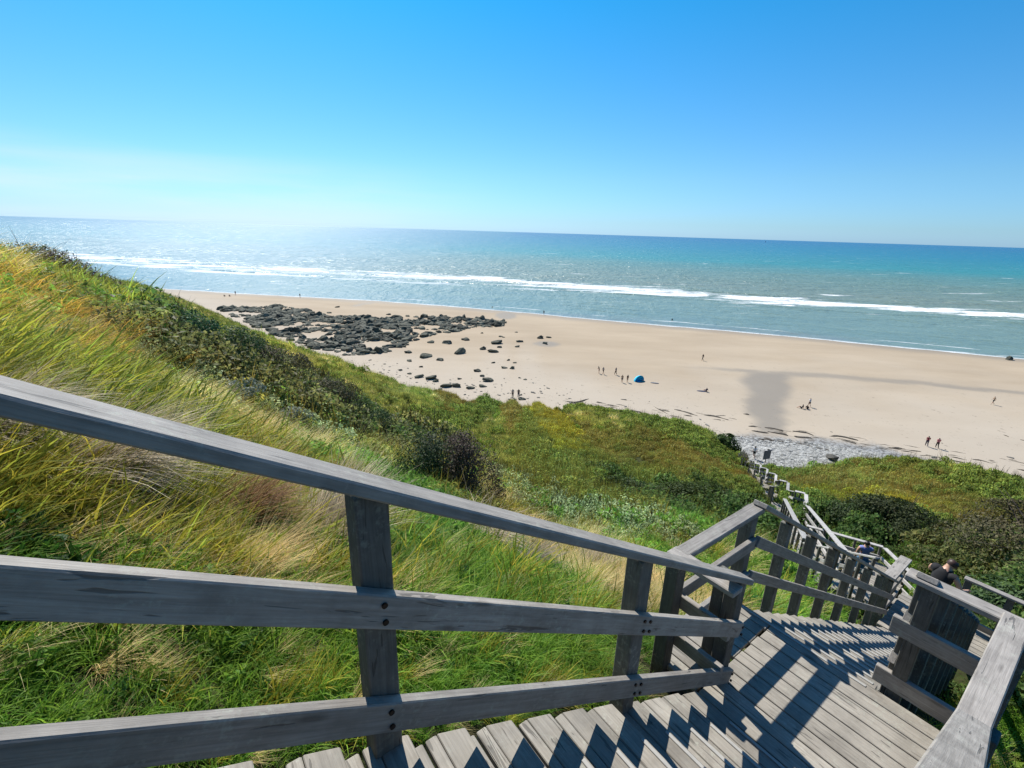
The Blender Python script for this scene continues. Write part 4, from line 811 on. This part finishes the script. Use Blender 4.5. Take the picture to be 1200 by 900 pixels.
# ---------------------------------------------------------------- people
import bmesh
M_SKIN=simple('skin',(.52,.30,.20),.5,0,.06,20)
def cloth(n,c): return simple(n,c,.85,0,.12,25)
def humanoid(J,fingers=False):
    """one continuous skin over the joints in J, standing on z=0"""
    pts_=[];rad=[];E=[];ix={}
    def add(k,p,ra,par=None):
        ix[k]=len(pts_); pts_.append(p); rad.append(ra)
        if par is not None: E.append((ix[par],ix[k]))
    add('pel',J['pel'],(.145,.115)); add('waist',tuple(np.array(J['pel'])*.55+np.array(J['chest'])*.45),(.125,.095),'pel'); add('chest',J['chest'],(.155,.115),'waist')
    ne=np.array(J['neck']); hd=np.array(J['head']); add('neck',tuple(ne),(.058,.058),'chest')
    add('h1',tuple(ne*.45+hd*.55),(.075,.082),'neck'); add('h2',tuple(hd),(.084,.098),'h1'); add('h3',tuple(hd+(hd-ne)*.35),(.062,.07),'h2')
    for s in 'LR':
        add('sh'+s,J['sh'+s],(.062,.062),'chest'); add('el'+s,J['el'+s],(.043,.043),'sh'+s); add('wr'+s,J['wr'+s],(.029,.025),'el'+s)
        w_=np.array(J['wr'+s]); d=w_-np.array(J['el'+s]); d=d/np.linalg.norm(d); pr=np.cross(d,(0,1,0.1)); pr/=np.linalg.norm(pr)+1e-6; q_=np.cross(d,pr)
        add('pa'+s,tuple(w_+d*.075),(.034,.017),'wr'+s)
        if fingers:
            for k,(oo,ln) in enumerate(((-.026,.065),(-.009,.078),(.009,.072),(.026,.055))):
                b=w_+d*.095+q_*oo; add('f%d%s'%(k,s),tuple(b),(.009,.009),'pa'+s); add('g%d%s'%(k,s),tuple(b+d*ln*.55+pr*.012),(.008,.008),'f%d%s'%(k,s)); add('i%d%s'%(k,s),tuple(b+d*ln*.9+pr*.034),(.006,.006),'g%d%s'%(k,s))
            b=w_+d*.035+q_*.03; add('t0'+s,tuple(b+q_*.02),(.010,.010),'wr'+s); add('t1'+s,tuple(b+q_*.034+d*.04),(.008,.008),'t0'+s)
        add('hp'+s,J['hp'+s],(.090,.095),'pel'); add('kn'+s,J['kn'+s],(.058,.060),'hp'+s)
        an=np.array(J['an'+s]); kn=np.array(J['kn'+s]); add('ca'+s,tuple(kn*.65+an*.35+np.array([0,-.015,0])),(.050,.054),'kn'+s); add('an'+s,tuple(an),(.034,.037),'ca'+s)
        fd=np.array(J.get('ft'+s,(0,1,0)),float); fd/=np.linalg.norm(fd); add('to'+s,tuple(an+fd*.15+np.array([0,0,-.045])),(.038,.024),'an'+s)
    me=bpy.data.meshes.new('sk'); me.from_pydata([tuple(map(float,p)) for p in pts_],E,[])
    ob=bpy.data.objects.new('sk',me); COL.objects.link(ob)
    mo=ob.modifiers.new('s','SKIN'); sv=me.skin_vertices[0].data
    for i,ra in enumerate(rad): sv[i].radius=ra; sv[i].use_root=(i==0)
    mo.use_smooth_shade=True; sb_=ob.modifiers.new('u','SUBSURF'); sb_.levels=1; sb_.render_levels=1
    dg=bpy.context.evaluated_depsgraph_get(); dg.update(); em=bpy.data.meshes.new_from_object(ob.evaluated_get(dg))
    V=np.empty(len(em.vertices)*3); em.vertices.foreach_get('co',V); V=V.reshape(-1,3); Nn=np.empty(len(em.vertices)*3); em.vertices.foreach_get('normal',Nn); Nn=Nn.reshape(-1,3)
    Fq=[tuple(p.vertices) for p in em.polygons]; bpy.data.objects.remove(ob); 
    return V,Nn,Fq,{k:np.array(pts_[i]) for k,i in ix.items()}
def near_bone(P,ix,bones):
    best=None
    for k,(a,b) in enumerate(bones):
        A_,B_=ix[a],ix[b]; d=B_-A_; t=np.clip(((P-A_)@d)/(d@d+1e-9),0,1); ds=np.linalg.norm(P-A_-t[:,None]*d,axis=1)
        if best is None: best=ds; w_=np.zeros(len(P),int)
        else: m=ds<best; w_[m]=k; best=np.minimum(best,ds)
    return w_
def pyd(name,V,F,mat):
    me=bpy.data.meshes.new(name); me.from_pydata([tuple(v) for v in V],[],F); me.materials.append(mat); me.polygons.foreach_set('use_smooth',[True]*len(F)); me.update(); return me
def shell(name,V,Nn,F,mask,off,mat):
    Fm=[f for f,m in zip(F,mask) if m]; used=sorted({v for f in Fm for v in f}); mp={v:i for i,v in enumerate(used)}
    u=np.array(used); return pyd(name,V[u]+Nn[u]*off,[tuple(mp[v] for v in f) for f in Fm],mat)
BONES=[('pel','waist'),('waist','chest'),('chest','neck'),('neck','h2'),('h2','h3'),('chest','shL'),('shL','elL'),('elL','wrL'),('chest','shR'),('shR','elR'),('elR','wrR'),('pel','hpL'),('hpL','knL'),('knL','anL'),('pel','hpR'),('hpR','knR'),('knR','anR'),('anL','toL'),('anR','toR'),('wrL','paL'),('wrR','paR')]
def pose(kind):
    st=dict(pel=(0,0,.95),chest=(0,.01,1.33),neck=(0,.01,1.50),head=(0,.03,1.62),shL=(-.19,0,1.42),shR=(.19,0,1.42),elL=(-.24,-.02,1.13),elR=(.24,-.02,1.13),wrL=(-.24,.05,.88),wrR=(.24,.05,.88),
      hpL=(-.09,0,.90),hpR=(.09,0,.90),knL=(-.10,.02,.50),knR=(.10,.02,.50),anL=(-.11,0,.08),anR=(.11,0,.08))
    if kind=='walk': st.update(knL=(-.09,.16,.52),anL=(-.09,.24,.09),knR=(.09,.02,.49),anR=(.09,-.28,.14),elL=(-.25,-.12,1.16),wrL=(-.23,-.10,.92),elR=(.25,.10,1.15),wrR=(.23,.26,.98))
    if kind=='arm': st.update(elR=(.30,.15,1.22),wrR=(.20,.32,1.36),knL=(-.12,.08,.50),anL=(-.14,.08,.08))
    if kind=='lean': st.update(chest=(0,.12,1.30),neck=(0,.17,1.46),head=(.02,.24,1.57),shL=(-.19,.12,1.39),shR=(.19,.12,1.39),elL=(-.30,.25,1.20),wrL=(-.30,.45,1.12),elR=(.28,.20,1.14),wrR=(.24,.42,1.08))
    if kind=='sit': st.update(pel=(0,0,.14),chest=(0,-.12,.50),neck=(0,-.12,.68),head=(0,-.08,.80),shL=(-.19,-.13,.60),shR=(.19,-.13,.60),elL=(-.25,-.2,.34),elR=(.25,-.2,.34),wrL=(-.25,-.25,.08),wrR=(.25,-.25,.08),hpL=(-.09,.05,.13),hpR=(.09,.05,.13),knL=(-.13,.42,.38),knR=(.13,.42,.38),anL=(-.12,.72,.07),anR=(.12,.72,.07))
    return st
POSE={}
def person(label,x,y,z,rz,kind,shirt,legs,hair,group=None,s=1.0,skirt=False,fingers=False,top='tee',legwear='short',hat=None,longhair=False,tilt=0):
    key=(kind,fingers)
    if key not in POSE:
        V,Nn,F,ix=humanoid(pose(kind),fingers); cen=np.array([V[list(f)].mean(0) for f in F]); POSE[key]=(V,Nn,F,ix,cen,near_bone(cen,ix,BONES),{})
    V,Nn,F,ix,cen,bn,cache=POSE[key]
    root=empty('person',(x,y,z),label,'person',group,rz=rz); root.scale=(s,s,s)
    def child(nm,ck,fn,mat):
        if ck not in cache: cache[ck]=fn()
        o=link(nm,cache[ck],root); 
        if mat is not None: o.material_slots[0].link='OBJECT'; o.material_slots[0].material=mat
    child('body','body',lambda:pyd('body',V,F,M_SKIN),None)
    def tf(bone,frac=None):
        a,b=ix[BONES[bone][0]],ix[BONES[bone][1]]; d=b-a; return ((cen-a)@d)/(d@d)
    sh=np.isin(bn,[0,1,2,5,8])&~((bn==2)&(tf(2)>.8)); 
    if top=='tee': sh|=(bn==6)&(tf(6)<.6)|(bn==9)&(tf(9)<.6)
    if shirt is not None: child('shirt','shirt'+top,lambda:shell('shirt',V,Nn,F,sh,.014,shirt),shirt)
    lim={'short':.75,'long':9}[legwear]
    pn=np.isin(bn,[11,14])|(bn==0)&(tf(0)<.35)|(bn==12)&(tf(12)<lim)|(bn==15)&(tf(15)<lim)
    if legwear=='long': pn|=((bn==13)&(tf(13)<.95))|((bn==16)&(tf(16)<.95))
    if not skirt: child('trousers' if legwear=='long' else 'shorts','leg'+legwear,lambda:shell('legwear',V,Nn,F,pn,.018,legs),legs)
    else:
        def sk():
            n=20;a=np.linspace(0,2*math.pi,n,endpoint=False);P=[]
            for zz,rr in ((1.04,.15),(.92,.20),(.72,.235),(.46,.27)):
                rw=rr*(1+.06*np.sin(a*6)*(1.04-zz)*2); P.append(np.c_[rw*np.cos(a),rw*np.sin(a)*.85,np.full(n,zz)])
            P=np.concatenate(P); i=np.arange(n);j=(i+1)%n; return mesh_np('skirt',P,np.concatenate([np.c_[i+k*n,j+k*n,j+(k+1)*n,i+(k+1)*n] for k in range(3)]),legs,True)
        child('skirt','skirt',sk,legs)
    hd=ix['h2']; up=ix['h3']-ix['h1']; up/=np.linalg.norm(up); rel=cen-hd
    hm=np.isin(bn,[3,4])&((rel@up>.045)|((rel@up>-.06)&(rel[:,1]<-.0)))
    child('hair','hair',lambda:shell('hair',V,Nn,F,hm,.016,hair),hair)
    if longhair:
        def lh():
            v,f,c=blades(60,.36,.03,.07,.15,.1,3,((1,1,1),(1,1,1)),5,-1.57,.8); v=v*[1,1,-1]; return mesh_np('long_hair',v+hd+np.array([0,-.07,.02]),f,hair)
        child('long_hair','longhair',lh,hair)
    if hat is not None:
        def hh():
            n=16;a=np.linspace(0,2*math.pi,n,endpoint=False); P=np.concatenate([np.c_[rr*np.cos(a),rr*np.sin(a)*1.1,np.full(n,zz)] for zz,rr in ((.03,.17),(.05,.11),(.12,.10),(.155,.05))]); i=np.arange(n);j=(i+1)%n
            return mesh_np('hat',P+hd,[np.concatenate([np.c_[i+k*n,j+k*n,j+(k+1)*n,i+(k+1)*n] for k in range(3)]),(np.arange(n)+3*n)[None]],hat)
        child('hat','hat',hh,hat)
    return root
BLK=cloth('black_cloth',(.012,.012,.014)); BRN=simple('brown_hair',(.045,.02,.012),.5); DHR=simple('dark_hair',(.015,.01,.008),.5); BLU=cloth('blue_cloth',(.03,.13,.24)); WHT=cloth('white_cloth',(.62,.64,.68)); LIL=cloth('lilac_cloth',(.20,.23,.50)); RED=cloth('dark_red_cloth',(.22,.03,.05)); TEA=cloth('teal_cloth',(.10,.32,.36)); NVY=cloth('navy_cloth',(.02,.03,.07)); GRY=cloth('grey_cloth',(.18,.18,.19)); TAN=cloth('tan_cloth',(.35,.26,.18)); PNK=cloth('pink_cloth',(.45,.15,.18))
def bz(x,y): return float(beach_z(x,y)[0])
SP=S0
q=S0(11.55,1.12,Z2+.1); person('person with brown hair and black shirt, half hidden by the broad railing',q.x,q.y,q.z,R(-75),'lean',BLK,BLK,BRN,fingers=True,s=1.04,top='vest')
q=SP(18.4,3.72,-11.5); person('person in a blue skirt and lilac top behind the curved railing',q.x,q.y,q.z,R(-20),'arm',LIL,BLU,DHR,skirt=True,fingers=True,s=.98,top='vest')
def bp(label,x,y,rz,kind='stand',shirt=BLK,legs=NVY,hair=DHR,**k): return person(label,x,y,bz(x,y),rz,kind,shirt,legs,hair,**k)
bp('dark clothed person bending towards a companion, left of the blue beach tent',19.4,101.6,1.2,'lean',BLK,RED)
bp('person in dark shorts close beside the bending person left of the tent',20.2,101.0,-1.2,'walk',GRY,BLK)
bp('lone dark figure walking just left of the blue beach tent',23.0,100.9,.6,'walk',NVY,BLK,legwear='long')
bp('left of the two people standing in front of the blue beach tent',23.2,95.3,-.4,'stand',TAN,NVY)
bp('right of the two people standing in front of the blue beach tent',24.4,95.5,.5,'stand',BLK,TAN)
bp('lone person walking on the dry sand above the wet patch',48.1,116.2,1.7,'walk',BLK,BLK,legwear='long')
bp('person sitting on the sand between the tent and the wet patch',39.3,90.8,.3,'sit',NVY,GRY)
bp('left of the two people standing at the edge of the green slope',.2,83.6,.3,'stand',GRY,BLK,legwear='long')
bp('right of the two people standing at the edge of the green slope',1.3,83.7,.0,'stand',BLK,NVY,legwear='long')
bp('person crouched with dark clothes right of the wet patch',53.9,82.5,.8,'sit',BLK,BLK)
bp('second seated person in black right of the wet patch',54.7,82.2,-.8,'sit',BLK,NVY)
bp('person in a white top standing by the seated pair right of the wet patch',55.9,83.6,.2,'walk',WHT,BLK)
bp('person in a dark red top walking in the couple near the seaweed line',64.3,67.1,-.5,'walk',RED,NVY,legwear='long')
bp('person in a pinkish top walking in the couple near the seaweed line',65.4,66.5,-.4,'walk',PNK,BLK,legwear='long')
bp('lone person walking towards the wet runnel at the far right',94.9,88.3,1.2,'walk',TAN,BLK)
bp('left one of the two people far off by the surf beyond the hill',-123.5,201.5,0,'sit',BLK,BLK)
bp('right one of the two people far off by the surf beyond the hill',-121.6,202.0,0,'sit',NVY,BLK)
bp('far standing person at the edge of the surf beyond the hill',-122.5,208.0,0,'stand',BLK,BLK)
bp('person standing in the shallows at the waterline above the rocks',11.4,181.0,0,'stand',BLK,BLK)
bp('small far person wading left of the stream mouth',-93.5,206.5,0,'stand',NVY,BLK)
person('swimmer with head and shoulders out of the water',59.8,178.0,SEA_Z-1.05,0,'stand',BLK,BLK,DHR)
q=PATH_END
person('person in a white top and dark hat walking off the foot of the steps',34.6,60.9,bz(34.6,60.9)+.15,2.6,'walk',WHT,BLK,DHR,hat=BLK)
# towels and dark things on the sand
def lump(name,label,cat,x,y,L,wd_,h,mat,rz):
    o=link(name,disc_mesh(name,.5,.5,14,mat)); o.location=(x,y,bz(x,y)+h/2); o.scale=(L,wd_,h); o.rotation_euler=(0,0,rz); return props(o,label,cat)
lump('towel','dark rumpled towel on the sand right of the blue tent','towel',30.2,95.5,1.9,.7,.12,GRY,-.3)
lump('towel','dark towel under the seated person between tent and wet patch','towel',38.6,91.0,2.2,.9,.06,NVY,-.2)
# blue beach tent
root=empty('beach_tent',(27.1,96.9,bz(27.1,96.9)),'small bright blue beach tent on the open sand','tent',rz=.5)
M_TENT=cloth('bright_blue_fabric',(.03,.60,.95)); M_TENT2=cloth('deep_blue_fabric',(.02,.30,.6))
def dome():
    V=[];n=14
    for i in range(n+1):
        a=math.pi*i/n
        for j in range(7):
            b=j/6*math.pi*.62; V.append((1.25*math.cos(a),1.0*math.sin(b)*abs(math.sin(a))**.7-.35,1.25*math.cos(b)*math.sin(a)**.8 if b<1.57 else 0.0))
    F=[(i*7+j,i*7+j+1,(i+1)*7+j+1,(i+1)*7+j) for i in range(n) for j in range(6)]; return mesh_np('canopy',V,np.array(F),M_TENT,True)
link('canopy',dome(),root)
o=link('groundsheet',disc_mesh('groundsheet',.5,.5,4,M_TENT2),root); o.scale=(2.3,1.5,.03); o.rotation_euler=(0,0,R(45))
for s_ in (-1,1):
    o=link('pole',disc_mesh('pole',.5,.5,8,M_TENT2),root); o.scale=(.05,.05,1.15); o.location=(s_*.62,-.35,.55)
# sign and little barrier at the foot of the steps
gx0,gy0=35.6,59.6
root=empty('notice_board',(gx0,gy0,float(ground(gx0,gy0)[0])-.3),'grey notice board on a single post at the foot of the steps','sign')
ob_=disc_mesh('post',.5,.5,8,M_POST); o=link('post',ob_,root); o.scale=(.13,.13,3.0); o.location=(0,0,1.5)
M_PANEL=simple('grey_panel',(.13,.12,.16),.6,0,.2,4); o=link('panel',plank_mesh(1.25,.06,1.35,.01,0,M_PANEL),root); o.location=(0,-.1,2.75); o.rotation_euler=(0,0,.35)
o=link('cap',plank_mesh(.3,.12,.12,.01,0,M_POST),root); o.location=(.1,0,3.5)
gx0,gy0=32.0,58.9
root=empty('leaning_barrier',(gx0,gy0,float(ground(gx0,gy0)[0])-.2),'weathered pointed wooden barrier standing by the green bush','barrier')
for i in range(6):
    o=link('slat',plank_mesh(1.9-.32*abs(i-2.2),.2,.05,.01,0,M_RAIL),root); o.rotation_euler=(0,R(90),.3); o.location=(-.6+i*.24,0,.9-.12*abs(i-2.2)+.35)
for i in (0,5):
    o=link('leg',plank_mesh(1.4,.09,.09,.01,0,M_RAIL),root); o.rotation_euler=(0,R(90),0); o.location=(-.6+i*.24,.08,.5)
o=link('cross_bar',plank_mesh(1.5,.08,.1,.01,0,M_RAIL),root); o.location=(0,.06,1.0)
# sailing boat near the horizon
M_HULL=simple('white_hull',(.7,.7,.7),.4); sx0,sy0=2822*1.0,5614*1.0
root=empty('sailing_boat',(sx0,sy0,SEA_Z),'tiny white sailing boat near the horizon, right of centre','boat')
hv=[(-7,0,1.2),(-5,1.7,1.4),(4,1.8,1.6),(8,0,2.0),(4,-1.8,1.6),(-5,-1.7,1.4),(-6,0,-.5),(-4,1,-.6),(4,1,-.6),(7,0,-.3),(4,-1,-.6),(-4,-1,-.6)]
link('hull',mesh_np('hull',hv,[np.array([[i,(i+1)%6,(i+1)%6+6,i+6] for i in range(6)]),np.array([[0,1,2,3,4,5]])],M_HULL),root)
link('mast',mesh_np('mast',[(-.1,-.1,1),(.1,-.1,1),(.1,.1,1),(-.1,.1,1),(-.08,-.08,21),(.08,-.08,21),(.08,.08,21),(-.08,.08,21)],np.array([[0,1,5,4],[1,2,6,5],[2,3,7,6],[3,0,4,7],[4,5,6,7]]),M_HULL),root)
def sail(a,b,c,bl=.9):
    V=[];F=[]
    n=6; a,b,c=map(np.array,(a,b,c))
    for i in range(n+1):
        for j in range(n+1-i):
            u_=i/n;v_=j/n; p=a*(1-u_-v_)+b*u_+c*v_; p=p+np.array([0,bl*4*u_*(1-u_-v_)+bl*2*v_*u_,0]); V.append(p)
    idx={};k=0
    for i in range(n+1):
        for j in range(n+1-i): idx[i,j]=k;k+=1
    for i in range(n):
        for j in range(n-i):
            F.append((idx[i,j],idx[i+1,j],idx[i,j+1]))
            if i+j<n-1: F.append((idx[i+1,j],idx[i+1,j+1],idx[i,j+1]))
    return mesh_np('sail',V,np.array(F),WHT,True)
link('sail',sail((0,0,2.5),(-6.5,0,2.8),(0,0,20.5)),root); link('sail',sail((.3,0,2.3),(7.6,0,2.3),(.2,0,17)),root)
